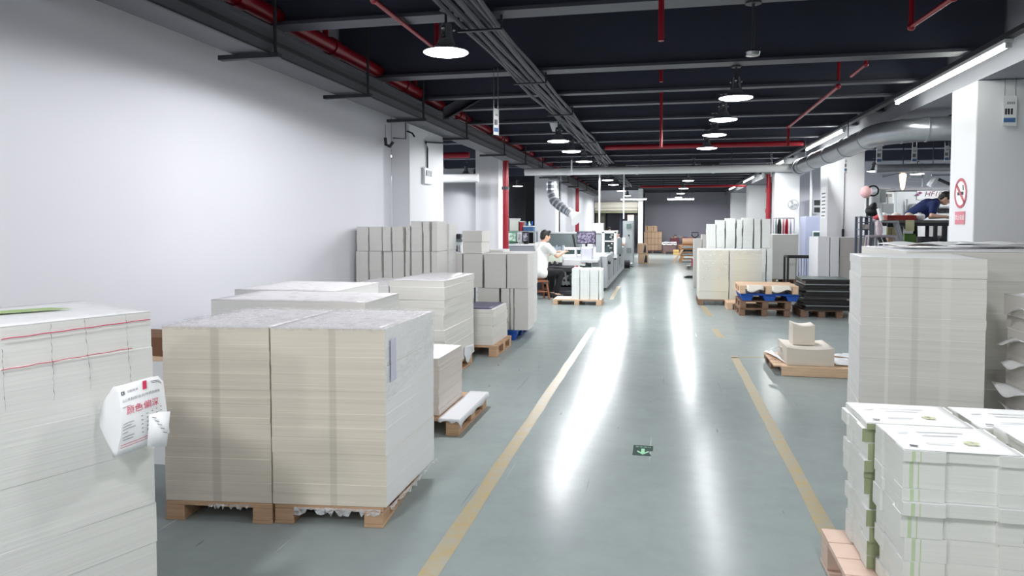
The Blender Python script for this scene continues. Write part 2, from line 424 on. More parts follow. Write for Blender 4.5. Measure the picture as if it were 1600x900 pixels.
# painted aisle lines (flat paint on the floor)
def strip(name, a, b, w, z=.0012):
    a = Vector((a[0], a[1], 0)); b = Vector((b[0], b[1], 0)); d = (b - a).normalized(); n = Vector((-d.y, d.x, 0)) * w / 2
    k = max(2, int((b - a).length / .3)); rows = []
    for i in range(k + 1):
        p = a.lerp(b, i / k); j = R.uniform(.88, 1.08)
        rows.append([p + n * j + Vector((0, 0, z)), p - n * R.uniform(.88, 1.08) + Vector((0, 0, z))])
    o = MB().grid([r[::-1] for r in rows]).build(name, LINE); struct(o); return o
strip('floor_line', fl(668, 900), fl(926, 512), .088)
strip('floor_line', (fl(668, 900) * 1.0)[:2], (fl(668, 900).x - .02, .6), .088)
strip('floor_line', fl(1147, 556), fl(1309, 860), .085)
strip('floor_line', (fl(1309, 860).x, fl(1309, 860).y), (.8, .8), .085)
strip('floor_line', fl(955, 468), fl(967, 447), .08)
strip('floor_line', fl(1098, 478), fl(1110, 494), .09)
strip('floor_line', fl(1117, 514), fl(1127, 528), .09)
strip('floor_line', fl(1142, 559), fl(1225, 557), .035)

# ------------------------------------------------------------------ lamps
def area(name, loc, size, power, colr=(1, 1, 1), shape='DISK', size_y=None, parent=None, spread=PI):
    l = bpy.data.lights.new(name, 'AREA'); l.shape = shape; l.size = size; l.energy = power; l.color = colr; l.spread = spread
    if size_y: l.size_y = size_y
    o = bpy.data.objects.new(name, l); col.objects.link(o); o.location = loc
    if parent: o.parent = parent
    return o
LP = 145.0
def make_lamp(up=.334):
    """round factory lamp, origin at the rim of the shade"""
    t = thing('pendant_lamp', '', 'lamp', (0, 0, 0), 'pendant factory lamps')
    MB().tube([(0, 0, .2), (0, 0, up)], .011, 8).build('stem', DARK, t)
    MB().lathe([(.05, up - .015), (.05, up - .001)], n=12).build('ceiling_plate', DARK, t)
    m = MB(); m.lathe([(.02, .225), (.045, .215), (.05, .15), (.06, .095), (.02, .095)], n=16); m.build('heat_sink', ALU, t, True)
    for k in range(3):
        a = k * 2 * PI / 3 + .4
        MB().ball((.058 * math.cos(a), .058 * math.sin(a), .175), .014, 6).build('clamp_bolt', ALU, t, True)
    n = 28; m = MB()
    m.lathe([(.048, .1), (.06, .097), (.08, .05), (.12, .022), (.178, .004), (.177, -.002), (.118, .014), (.076, .042), (.045, .088)], n=n)
    for i in range(len(m.m)): m.m[i] = 1 if i >= 5 * n else 0
    m.build('lamp_shade', [SHADED, SHADEW], t, True)
    MB().lathe([(.168, .001), (.165, -.006), (.11, -.016), (.02, -.022)], n=24).build('lens', LENS, t, True)
    l = bpy.data.lights.new('bulb_light', 'SPOT'); l.spot_size = math.radians(178); l.spot_blend = .12; l.energy = LP; l.shadow_soft_size = .13; l.color = (.97, .98, 1)
    o = bpy.data.objects.new('bulb_light', l); col.objects.link(o); o.location = (0, 0, -.06); o.parent = t
    return t
proto = make_lamp()
names_l = ['hanging nearest the camera on the left', ]
LL = [5.35, 11.4, 13.05, 15.2, 17.2, 18.9, 21.8, 24.4, 29, 34]  # last two are added to brighten the far wall
RR_ = [7.9, 9.5, 11.1, 13.0, 18.5, 22.6, 27.5, 32, 36.5]  # fourth is added to brighten the white bundles, last two for the far wall
OFF = [(.74, 3.2), (.74, .9), (.74, -1.8), (-1.66, .4), (-1.66, -2.4)]  # left pair is added to brighten the fronts of the wrapped stacks
ROOM2 = [(7.6, 12.8), (7.6, 16.5), (9.5, 13.5), (-5.2, 13.2), (-5.2, 18.5), (-5.0, 24.5), (5.2, 19.5), (5.6, 15.2), (7.0, 14.4), (6.6, 20.8), (9.6, 20.8)]  # last four are added fill for the press and the workshop rear wall
first = True
def place_lamp(x, y, label, z=2.83, power=1.0):
    global first
    if first: proto.location = (x, y, z); proto['label'] = label; first = False; r = proto
    else: r = dup(proto, (x, y, z), 0, label)
    for c in kids(r):
        if c.type == 'LIGHT': c.data = c.data.copy(); c.data.energy = LP * power
    return r
place_lamp(-1.66, LL[0], 'bright round pendant lamp nearest the camera, left of the cable bundle', power=1.0)
for i, y in enumerate(LL[1:]):
    place_lamp(-1.66, y, f'round pendant lamp {ordinal(i + 1)} from the front in the row left of the cable bundle', power=1.0)
for i, y in enumerate(RR_):
    place_lamp(.74, y, f'round pendant lamp {ordinal(i)} from the front in the middle row under the beams', power=.52)
for i, (x, y) in enumerate(OFF):
    place_lamp(x, y, f'round pendant lamp behind the camera, lighting the near pallets, {ordinal(i)} of five', power=.62 if x > 0 else 1.1)
for i, (x, y) in enumerate(ROOM2):
    place_lamp(x, y, ['round pendant lamp over the workshop bench', 'round pendant lamp over the white press', 'round pendant lamp beside the workshop right wall', 'round pendant lamp in the left storeroom behind the first opening', 'round pendant lamp in the left storeroom behind the second opening', 'round pendant lamp in the left storeroom farthest back', 'round pendant lamp behind the second right column', 'added fill lamp in front of the white press', 'added fill lamp right of the bench worker', 'added fill lamp near the workshop rear wall, left', 'added fill lamp near the workshop rear wall, right'][i], power=.45 if i in (7, 8) else 1.0)
# lamp holder without its shade
t = thing('lamp_holder', 'thin rod with an empty lamp holder hanging from a black beam', 'lamp holder', tuple(atC(1176, 88, 5.35)))
o = Vector(t.location)
MB().tube([o + Vector((0, 0, .03)), Vector((o.x, o.y, 3.164))], .011).build('rod', DARK, t)
MB().lathe([(.0, .0), (.05, .005), (.055, .03), (.02, .05)], o, 14).build('socket_ring', ALU, t, True)
MB().lathe([(.06, 0), (.06, .015)], (o.x, o.y, 3.149), 14).build('mounting_plate', DARK, t)
# tube lights in one long row on the right
TX, TZ = 2.94, 3.06
for i, (a, b) in enumerate(((1.0, 4.1), (7.04, 10.1), (12.84, 16.0), (18.8, 21.9), (24.7, 27.8), (30.6, 33.7))):
    t = thing('tube_light', ['glowing tube light of the right row, behind the camera', 'long glowing tube light nearest the camera at top right', 'second glowing tube light, just above the bend of the round duct', 'third glowing tube light, beside the far end of the round duct', 'fourth glowing tube light, over the tall white bundles', 'farthest glowing tube light of the right row'][i], 'lamp', (TX, (a + b) / 2, TZ), 'tube lights along the right aisle')
    MB().box(TX - .035, a, TZ + .022, TX + .035, b, TZ + .058).build('housing', WHITEM, t, bevel=.006)
    MB().tube([(TX, a + .03, TZ), (TX, b - .03, TZ)], .019, 10).build('tube', TUBE, t, True)
    for y in (a + .015, b - .015): MB().box(TX - .022, y - .014, TZ - .022, TX + .022, y + .014, TZ + .021).build('end_cap', WHITEM, t)
    for y in (a + .3, b - .3): MB().box(TX - .02, y - .03, TZ + .0582, TX + .02, y + .03, TZ + .0596).build('hanger_clip', DARK, t)
    area('tube_glow_light', (0, 0, -.03), .05, (16, 10, 50)[i] if i < 3 else 60, (.98, 1, .97), 'RECTANGLE', b - a - .1, t)
t = thing('cable_trunking', 'dark channel above the row of tube lights at right', 'trunking', (TX, 16, 3.12))
MB().box(TX - .04, -2, 3.12, TX + .04, 36, 3.163).build('channel', DARK, t)
m = MB()
for i, x in enumerate((990, 1063.5)):
    p = atY(x, 311.5, 33.5)
    t = thing('tube_light', ['white crosswise tube light in front of the shutter doorway', 'white crosswise tube light in front of the far grey wall'][i], 'lamp', (p.x, p.y, p.z), 'crosswise tube lights')
    MB().box(p.x - .62, p.y - .04, p.z + .022, p.x + .62, p.y + .04, p.z + .07).build('housing', WHITEM, t)
    MB().tube([(p.x - .58, p.y, p.z), (p.x + .58, p.y, p.z)], .03, 10).build('tube', TUBE, t, True)
    for s in (-.5, .5): MB().tube([(p.x + s, p.y, p.z + .07), (p.x + s, p.y, 3.166)], .008, 6).build('hanger', DARK, t)
    area('tube_glow_light', (0, 0, -.04), 1.1, 70, (.98, 1, .98), 'RECTANGLE', .05, t)

# ------------------------------------------------------------------ overhead services
# perforated tray run along the left wall
t = thing('cable_tray', 'grey steel cable trunking running along the top of the left wall', 'cable tray', (-3.28, 16, 2.885))
m = MB(); m.extr([(0, 0), (.34, 0), (.34, .19), (.30, .19), (.30, .03), (.0, .03)], (-3.45, -5, 2.885), (1, 0, 0), (0, 0, 1), -40.5)
m.build('trough', TRAYM, t)
MB().box(-3.108, -5, 2.955, -3.09, 35.5, 2.985).build('lower_lip', DARK, t)
MB().box(-3.108, -5, 3.045, -3.07, 35.5, 3.08).build('upper_lip', TRAYM, t)
MB().box(-3.13, -5, 2.868, -3.105, 35.5, 2.884).build('seam', DARK, t)
yy = [atX(354, 88, -3.5).y, atX(515, 152, -3.5).y, atX(612, 186, -3.5).y, atX(688, 219, -3.5).y]
print('brackets', yy)
for y in yy + [13.7, 15.9, 18.2, 20.6, 23.2, 26, 29]:
    b = MB().box(-3.56, y - .03, 2.835, -3.02, y + .03, 2.872).build('bracket', DARK, t)
    MB().tube([(-3.06, y, 2.86), (-3.06, y, 4.28)], .014, 8).build('drop_rod', DARK, t)
# red sprinkler mains
t = thing('sprinkler_main', 'thick red sprinkler pipe running above the left cable trunking', 'pipe', (-3.2, 10, 3.2))
MB().tube([(-3.22, -5, 3.25), (-3.22, 31, 3.25)], .075, 16).build('pipe', REDP, t, True)
for y in (3.4, 5.0, 6.6, 8.6, 11, 14, 17, 20, 24): MB().tube([(-3.22, y - .06, 3.25), (-3.22, y + .06, 3.25)], .088, 16).build('coupling', REDP, t, True)
for y in (4.15, 6.45, 9.0, 12.2, 16.5): MB().tube([(-3.22, y, 3.25), (-3.22, y, 4.28)], .028, 10).build('riser', REDP, t, True)
def pipe(label, pts, r, name='sprinkler_pipe', joints=True):
    pts = [Vector(p) for p in pts]
    t = thing(name, label, 'pipe', tuple(pts[0]), 'red sprinkler branch pipes')
    MB().tube(pts, r, 10).build('pipe', REDP, t, True)
    if joints:
        for p in pts[1:-1]: MB().ball(p, r * 1.45, 8).build('elbow', REDP, t, True)
    return t
zr = 3.45
a = atC(584, 0, 5.2); b = atC(682, 78, 6.7)
pipe('thin red pipe slanting down to the lamp nearest the camera', [a + (a - b) * .6, a, b, Vector((b.x, b.y, 4.285))], .02)
for k, (y0, y1, Y) in enumerate(((-10, 64, 5.35), (112, 128, 8.5), (146, 230, 9.65))):
    p = atY(1033, y1, Y); q = atY(1033, y0, Y)
    pipe(['upright red pipe at the top centre of the ceiling, nearest', 'short upright red pipe between two black beams', 'upright red pipe running down to the red cross pipe'][k], [p, Vector((q.x, q.y, 4.285))], .022 if k < 2 else .02, joints=False)
p = atC(1424, 42, 5.9); q = atC(1490, -4, 5.14)
pipe('bent red pipe at the top right corner of the ceiling', [Vector((p.x, p.y, 4.285)), p, q, q + (q - p)], .022)
p = atC(1353, 101, 7.31); q = atC(1330, 119, 7.9)
pipe('short slanting red pipe under the black beam at upper right', [Vector((p.x, p.y, 4.285)), p, q], .018)
p = atC(1310, 135, 8.47); q = atC(1232, 198, 11.98)
pipe('long slanting red pipe running back above the second tube light', [Vector((p.x, p.y, 4.285)), p, q, atC(1231, 229, 12.0)], .022)
p = atY(930, 231, 15.55); q = atY(1255, 232, 15.55)
t = pipe('horizontal red pipe crossing the aisle below the black beams', [Vector((-1.24, 15.55, p.z)), Vector((min(q.x, 3.1), 15.55, p.z))], .055, joints=False)
for x in (-.6, 1.2, 2.6): MB().tube([(x, 15.55, p.z + .05), (x, 15.55, 4.285)], .01, 6).build('hanger_rod', DARK, t)
p = atY(1000, 292, 28); q = atY(1165, 292, 28)
t = pipe('thin horizontal red pipe crossing far behind the white duct', [Vector((p.x, 28, p.z)), Vector((min(q.x, 3.1), 28, p.z))], .045, joints=False)
for x in (0, 2.): MB().tube([(x, 28, p.z + .04), (x, 28, 4.285)], .01, 6).build('hanger_rod', DARK, t)
p = atC(1200, 340, 21.5)
t = thing('sprinkler_riser', 'thick upright red pipe in front of the third right column', 'pipe', (p.x, p.y, 0))
MB().tube([(p.x, p.y, 0), (p.x, p.y, 3.0)], .068, 14).build('pipe', REDP, t, True)
for z in (1.2, 1.9, 2.5): MB().tube([(p.x, p.y, z - .06), (p.x, p.y, z + .06)], .085, 14).build('coupling', REDP, t, True)
p = atY(790, 300, 14.6)
t = thing('fire_riser', 'upright red pipe standing beside the white column at left', 'pipe', (p.x, p.y, 0))
MB().tube([(p.x, p.y, 0), (p.x, p.y, 2.825)], .062, 14).build('pipe', REDP, t, True)
for z in (2.25,): MB().tube([(p.x, p.y, z - .03), (p.x, p.y, z + .03)], .08, 14).build('pipe_clamp', DARK, t, True)
p = atY(902, 340, 26.4)
t = thing('fire_riser', 'upright red pipe on the wall behind the machine monitor', 'pipe', (p.x, p.y, 0))
MB().tube([(p.x, p.y, 0), (p.x, p.y, 2.825)], .07, 14).build('pipe', REDP, t, True)
p = atY(693, 243, 13.6); q = atY(755, 243, 13.6)
t = pipe('horizontal red pipe seen through the first left opening', [(p.x - 2.5, 13.6, p.z), (-3.75, 13.6, p.z)], .06, joints=False)
MB().tube([(-4.6, 13.6, p.z), (-4.6, 13.6, 4.285)], .01, 6).build('hanger_rod', DARK, t)
p = atY(693, 279, 14.3)
t = thing('storeroom_duct', 'round white duct crossing the left storeroom', 'duct', (p.x, 14.3, p.z))
MB().tube([(-6.9, 14.3, p.z), (-3.75, 14.3, p.z)], .09, 14).build('pipe', WHITEM, t, True)
MB().tube([(-5, 14.3, p.z + .08), (-5, 14.3, 4.285)], .01, 6).build('hanger_rod', DARK, t)
# bundle of grey cables hung on rods along the ceiling
t = thing('cable_bundle', 'long bundle of grey cables hung under the black beams', 'cables', (-1.5, 15, 3.1))
for k in range(8):
    x = -1.60 + k * .04
    pts = [(x + .012 * math.sin(y * 1.3 + k * 2.1), y, 3.1 + .018 * math.sin(y * 2.0 + k * 1.7) + (.02 if k % 2 else 0)) for y in [-4 + .8 * j for j in range(45)]]
    MB().tube(pts, .02, 6).build('cable', CABLE, t, True)
for y in (5.6, 7.8, 10.15, 13.7, 16.1, 19.1, 22.4, 25.1):
    MB().box(-1.637, y - .02, 3.045, -1.27, y + .02, 3.06).build('support_strap', DARK, t)
    for x in (-1.632, -1.275): MB().tube([(x, y, 3.06), (x, y, 4.28)], .01, 6).build('hanger_rod', DARK, t)
# diagonal ceiling brace above the trunking
t = thing('ceiling_brace', 'grey slanting steel brace above the left cable trunking', 'brace', tuple(atC(690, 188, 9.9)))
a = atC(692, 186, 9.9); b = atC(744, 156, 10.4)
m = MB(); m.extr([(0, 0), (1, 0), (1, .16), (0, .16)], a, b - a, Vector((0, 0, 1)), .02); m.extr([(0, -.01), (1, -.01), (1, .012), (0, .012)], a, b - a, Vector((0, 0, 1)), .12)
m.build('angle_bar', TRAYM, t)
MB().box(b.x - .12, b.y - .04, b.z, b.x + .5, b.y + .1, b.z + .22).build('end_plate', BEAM, t)
# galvanised ducts
DX, DZ, DR = 2.9, 2.74, .155
t = thing('spiral_duct', 'silver round spiral duct along the right side, bending to the right', 'duct', (DX, 13, DZ))
MB().tube([(DX, 16.3, DZ), (DX, 11.2, DZ)], DR, 20).build('straight_section', GALV, t, True)
pts = [(DX + .75 * (1 - math.cos(a)), 11.0 - .75 * math.sin(a), DZ) for a in [i * PI / 16 for i in range(9)]]
MB().tube([(DX, 11.2, DZ)] + pts, DR * 1.02, 20).build('bend', GALV, t, True)
MB().tube([pts[-1], (9.5, pts[-1][1], DZ)], DR, 20).build('cross_section', GALV, t, True)
for y in (16.0, 14.9, 13.6, 12.4, 11.2): MB().tube([(DX, y - .02, DZ), (DX, y + .02, DZ)], DR * 1.07, 20).build('duct_ring', GALV, t, True)
for p_ in (pts[2], pts[4], pts[6]): MB().tube([Vector(p_) - Vector((.01, .01, 0)), Vector(p_) + Vector((.01, -.01, 0))], DR * 1.08, 20).build('duct_ring', GALV, t, True)
for y in (15.4, 12.0): MB().tube([(DX - .09, y, DZ + DR * .8), (DX - .09, y, 4.285)], .008, 6).build('hanger_rod', DARK, t)
MB().tube([(DX, 16.35, DZ), (DX, 16.55, DZ)], DR * 1.15, 20).build('end_hood', GALV, t, True)
p = atY(820, 279, 16.75); q = atY(1240, 267, 16.75)
t = thing('cross_duct', 'long white round duct crossing the whole aisle', 'duct', (0, 16.75, DZ))
MB().tube([(p.x, 16.75, DZ), (DX + .1, 16.75, DZ)], .088, 16).build('pipe', WHITEM, t, True)
for x in (-2.9, -.3, 1.5): MB().tube([(x, 16.75, DZ + .08), (x, 16.75, 4.285)], .009, 6).build('hanger_rod', DARK, t)
for x in (-2.2, -.6, 1.1): MB().tube([(x - .03, 16.75, DZ), (x + .03, 16.75, DZ)], .096, 16).build('sleeve', WHITEM, t, True)
for x in (-1.05, 1.02):
    MB().box(x - .2, 16.6, DZ + .09, x + .2, 16.64, DZ + .15).build('valve_plate', BLACK, t)
# flexible extraction hose with a funnel
pts = [atC(862, 284, 17.36), atC(862, 300, 17.36), atC(866, 314, 17.3), atC(876, 323, 17.2), atC(887, 330, 17.1), atC(892, 334, 17.05)]
HOSE = simple('hose_grey', (104, 108, 114), .4, .5, var=.1)
t = thing('extraction_hose', 'bent silver extraction hose with a funnel above the machine', 'hose', tuple(pts[0]))
MB().tube(pts, [.12, .12, .115, .11, .1, .095], 14).build('hose', HOSE, t, True)
for i in range(len(pts) - 1):
    for f in (.25, .75):
        c = pts[i].lerp(pts[i + 1], f); d = (pts[i + 1] - pts[i]).normalized() * .02
        MB().tube([c - d, c + d], .13 - .005 * i, 14).build('hose_ring', GALV, t, True)
d = (pts[-1] - pts[-2]).normalized()
MB().tube([pts[3] + Vector((0, 0, .1)), Vector((pts[3].x, pts[3].y, 4.285))], .008, 6).build('hanger_rod', DARK, t)
MB().tube([pts[-1], pts[-1] + d * .1, pts[-1] + d * .22], [.09, .12, .2], 14).build('funnel', WHITEM, t, True)
# two pale hoses dropping from the ceiling to the machine
for i, (x, y0, y1, Y) in enumerate(((936.5, 262, 352, 19.5), (974.5, 292, 342, 23.0))):
    a = atY(x, y1, Y); b = atY(x, y0, Y)
    t = thing('drop_pole', ['thin white pole dropping from the cables to the machine top', 'thin white pole dropping in front of the control cabinet top'][i], 'pole', tuple(a))
    MB().tube([a, Vector((a.x, a.y, 3.2))], .022, 8).build('pole', WHITEM, t, True)
    MB().box(a.x - .05, a.y - .04, 3.14, a.x + .05, a.y + .04, 3.2).build('ceiling_box', WHITEM, t)

# hanging tag cards
def hang_tag(px, py0, py1, zc, wpx, top, label, rot=0., stripes=True):
    a = atC(px, py1, zc); b = atC(px, py0, zc); w = wpx / F * zc; h = b.z - a.z
    t = thing('hanging_tag', label, 'tag', (a.x, a.y, a.z), 'hanging tag cards')
    u = Vector((math.cos(rot), math.sin(rot), 0)); n = Vector((u.y, -u.x, 0))
    c = Vector((a.x, a.y, a.z))
    m = MB(); m.extr([(-w / 2, 0), (w / 2, 0), (w / 2, h * .95), (w * .4, h), (-w * .4, h), (-w / 2, h * .95)], c, u, Vector((0, 0, 1)), .004); m.build('card', SHEETW, t)
    for s in (-.4, .4):
        q = c + u * (w * s); MB().tube([q + Vector((0, 0, h * .97)), Vector((q.x, q.y, top))], .0035, 5).build('string', ALU, t)
    if stripes:
        f = n * .006
        def bar(z0, z1, x0, x1, mt, nm):
            m = MB(); m.extr([(x0 * w, z0 * h), (x1 * w, z0 * h), (x1 * w, z1 * h), (x0 * w, z1 * h)], c + n * .0042, u, Vector((0, 0, 1)), -.001); m.build(nm, mt, t)
        bar(.12, .27, -.44, .42, simple('tag_blue', (86, 124, 178), .5) if 'tag_blue' not in MATS else MATS['tag_blue'], 'blue_band')
        for k, x in enumerate((-.36, -.16, .06)): bar(.38, .58, x, x + .15, INKK, 'printed_sign')
        for k, x in enumerate((-.2, -.05, .1, .25)): bar(.72, .8, x, x + .08, INKG, 'printed_sign')
    return t
hang_tag(775, 170, 211, 7.1, 11, 3.06, 'narrow white tag card hanging from the cable bundle on two strings', rot=1.0)
hang_tag(1577, 150, 197, 7.35, 20, 3.118, 'white tag card with a blue band hanging in front of the nearest right column', rot=.1)
hang_tag(1321, 246, 270, 12.8, 7, 2.583, 'white tag card hanging just below the round duct', rot=.7)
hang_tag(1373.5, 228, 256, 12.0, 9, 3.2, 'white tag card hanging in front of the grey column face', rot=.25)
hang_tag(1428.5, 230, 255, 12.0, 9, 3.2, 'white tag card hanging left of the workshop lamp', rot=.35)
hang_tag(1479, 228, 253, 12.0, 8, 3.2, 'white tag card hanging beside the workshop lamp, rightmost in the workshop', rot=.3)
hang_tag(1205, 262, 276, 16.2, 4, 3.1, 'small white tag card at the right end of the crossing duct', rot=.9, stripes=False)
hang_tag(893, 250, 272, 16.3, 4, 3.05, 'thin white tag card hanging above the extraction hose', rot=1.1, stripes=False)

p = atC(866.5, 205, 11.9)
t = thing('alarm_horn', 'white cone shaped horn hanging beside the cable bundle', 'horn', tuple(p))
MB().lathe([(.04, 0), (.085, .13), (.09, .15), (.03, .16)], p, 18).build('horn', WHITEM, t, True)
MB().tube([p + Vector((0, 0, .16)), Vector((p.x, p.y, 4.285))], .012, 8).build('hanger_rod', DARK, t)
# ------------------------------------------------------------------ things on walls and columns
t = thing('hanging_conduit', 'short black J shaped conduit end on the left wall', 'conduit', tuple(atX(602, 224, -3.70)))
p = atX(602, 215, -3.66); q = atX(603, 226, -3.66); r_ = atX(609, 229, -3.6); s_ = atX(614, 222, -3.55)
MB().tube([p, q, r_, s_], .022, 8).build('elbow_pipe', BLACK, t, True)
MB().tube([p, Vector((p.x, p.y, 2.83))], .005, 6).build('wire', INKG, t)
p = atX(655, 270, -3.45)
t = thing('socket_box', 'grey socket box with a conduit on the left column', 'socket', (-3.43, atX(668, 275, -3.43).y, 2.0))
a = atX(660, 287, -3.44); b = atX(672, 264, -3.44)
MB().box(-3.449, a.y, a.z, -3.40, b.y, b.z).build('box', LIGHTM, t, bevel=.01)
for k in range(3): MB().box(-3.4, a.y + .06 + .09 * k, a.z + .12, -3.385, a.y + .12 + .09 * k, a.z + .2).build('switch', GREYM, t)
c = atX(667, 264, -3.44); e = atX(667, 232, -3.44)
MB().tube([(-3.43, c.y, c.z), (-3.43, c.y, e.z), (-3.42, c.y - .1, e.z + .08), (-3.4, yy[3] + .1, 2.80)], .014, 8).build('conduit', BLACK, t, True)
t = thing('conduit_mount', 'thin grey conduit bracket on the left column top', 'conduit', tuple(atY(624, 215, 9.41)))
a = atY(614, 216, 9.4); b = atY(634, 217, 9.4)
MB().tube([a, b, b + Vector((0, 0, .3))], .01, 6).build('conduit', INKG, t)
MB().tube([atY(636, 205, 9.38), atY(644, 208, 9.36), atY(648, 214, 9.36)], .012, 6).build('lead', BLACK, t)

def disc_ring(t, name, c, u, r0, r1, mat, n=28, dep=.003):
    w = Vector((0, 0, 1)); nn = u.cross(w).normalized()
    vs = []; fs = []
    for k in range(n):
        d = u * math.cos(2 * PI * k / n) + w * math.sin(2 * PI * k / n)
        vs += [c + d * r0, c + d * r1, c + d * r1 + nn * dep, c + d * r0 + nn * dep]
    for k in range(n):
        a, b = 4 * k, 4 * ((k + 1) % n)
        for j in range(4): fs.append((a + j, a + (j + 1) % 4, b + (j + 1) % 4, b + j))
    MB().add(vs, fs).build(name, mat, t)
# no smoking notice on the aisle face of the nearest right column
c = atX(1501, 302, 3.197)
t = thing('no_smoking_sign', 'red no smoking notice on the side of the nearest right column', 'sign', tuple(c))
u = Vector((0, -1, 0))
REDS = simple('sign_red', (178, 60, 76), .5)
rr = .165
c = Vector((3.196, c.y, c.z))
MB().extr([(rr * .98 * math.cos(k * PI / 14), rr * .98 * math.sin(k * PI / 14)) for k in range(28)], c + Vector((.003, 0, 0)), u, Vector((0, 0, 1)), .002).build('disc', SHEETW, t)
disc_ring(t, 'red_ring', c, u, rr * .82, rr, REDS)
MB().extr([(-.1, .11), (-.125, .085), (.1, -.12), (.125, -.095)], c - Vector((.001, 0, 0)), u, Vector((0, 0, 1)), .002).build('red_slash', REDS, t)
MB().extr([(-.08, -.02), (.075, -.02), (.075, .015), (-.08, .015)], c, u, Vector((0, 0, 1)), .0025).build('cigarette', INKK, t)
MB().extr([(.06, .03), (.08, .03), (.07, .09), (.05, .09)], c, u, Vector((0, 0, 1)), .0025).build('smoke_curl', INKK, t)
MB().extr([(-.13, -.34), (.13, -.34), (.13, -.2), (-.13, -.2)], c, u, Vector((0, 0, 1)), .003).build('caption_plate', simple('sign_pink', (206, 110, 126), .5), t)
MW = Matrix.Translation(c + Vector((-.004, 0, -.27))) @ Matrix(((0, 0, -1), (-1, 0, 0), (0, 1, 0))).to_4x4()
text('caption', '禁止吸烟', .062, MW, SHEETW, t)
# paper notice on the narrow face of the second right column
a = atX(1287, 318, 3.197)
t = thing('wall_notice', 'tall white notice with dark writing on the second right column', 'notice', (3.19, a.y, a.z - .25))
MB().box(3.193, a.y - .22, a.z - .3, 3.198, a.y + .22, a.z + .34).build('sheet', SHEETW, t)
for k in range(7): MB().box(3.1915, a.y - (.17 if k else .12), a.z - .26 + .075 * k, 3.193, a.y + .17 - .02 * (k % 3), a.z - .235 + .075 * k).build('printed_line', INKG, t)
p = atY(1319, 300, 15.19)
t = thing('power_cable', 'thin cable with a black plug on the face of the second right column', 'cable', (p.x, 15.18, 1.4))
q = atY(1317, 358, 15.18)
MB().tube([(p.x, 15.185, 2.99), (p.x, 15.185, q.z + .1), (q.x, 15.18, q.z)], .008, 6).build('cable', INKG, t)
MB().box(q.x - .02, 15.15, q.z - .16, q.x + .02, 15.192, q.z + .0).build('hanging_plug', BLACK, t, bevel=.006)
# green way-out arrow stuck on the floor
a = fl(988, 711); b = fl(1020, 711); c_ = fl(1019, 695.5); d_ = fl(990, 695.5)
t = thing('floor_sign', 'small dark green arrow sticker on the aisle floor', 'sign', ((a.x + b.x) / 2, (a.y + d_.y) / 2, 0))
W_ = (b.x - a.x); L_ = (d_.y - a.y); cx = (a.x + b.x) / 2; y0 = a.y
m = MB(); m.prism([(cx - W_ / 2, y0), (cx + W_ / 2 - .01, y0), (cx + W_ / 2 - .03, y0 + L_ * .45), (cx + W_ / 2, y0 + L_ * .5), (cx + W_ / 2, y0 + L_), (cx - W_ / 2, y0 + L_)], .0008, .0018); m.build('plate', GREENS, t)
aw = W_ * .09
m = MB(); m.prism([(cx - aw, y0 + L_ * .66), (cx - aw, y0 + L_ * .3), (cx - aw * 3.0, y0 + L_ * .46), (cx - aw * 3.2, y0 + L_ * .34), (cx, y0 + L_ * .08), (cx + aw * 3.2, y0 + L_ * .34), (cx + aw * 3.0, y0 + L_ * .46), (cx + aw, y0 + L_ * .3), (cx + aw, y0 + L_ * .66)][::-1], .0019, .0026); m.build('arrow', GREENL, t)
text('lettering', '安全出口', W_ * .2, Matrix.Translation((cx, y0 + L_ * .83, .0022)), GREENL, t)
# ------------------------------------------------------------------ pallets
def make_pallet(w, d, label, m=WOOD, h=.11, runs=3, per=3, boards=6, name='wooden_pallet', loc=(0, 0, 0), rz=0., bw=.095):
    """origin at the front left corner, x across, y back"""
    t = thing(name, label, 'pallet', (0, 0, 0), 'pallets')
    xs = [i * (w - bw) / (runs - 1) for i in range(runs)]; ysb = [j * (d - .12) / (per - 1) for j in range(per)]
    for x in xs:
        box('bottom_board', m, x, 0, 0.001, x + bw, d, .017, t, .002)
        for y in ysb: box('block', m, x + .002, y, .0175, x + bw - .002, y + .12, h - .0225, t, .003)
    bd = d / boards
    for j in range(boards): box('deck_board', m, 0, j * bd + .004, h - .022, w, (j + 1) * bd - .004, h, t, .002)
    t.location = loc; t.rotation_euler = (0, 0, rz)
    return t
def make_blue_pallet(w, d, label, h=.13):
    t = thing('plastic_pallet', label, 'pallet', (0, 0, 0), 'pallets')
    m = MB(); m.box(0, 0, h - .035, w, d, h)
    m.build('deck', BLUE, t, bevel=.006)
    for i in range(3):
        for j in range(3):
            x = i * (w - .2) / 2; y = j * (d - .16) / 2
            MB().extr([(0, h - .036), (.2, h - .036), (.17, 0.001), (.03, 0.001)], (x, y + .15, 0), (1, 0, 0), (0, 0, 1), .14).build('foot', BLUE, t, bevel=.006)
    return t

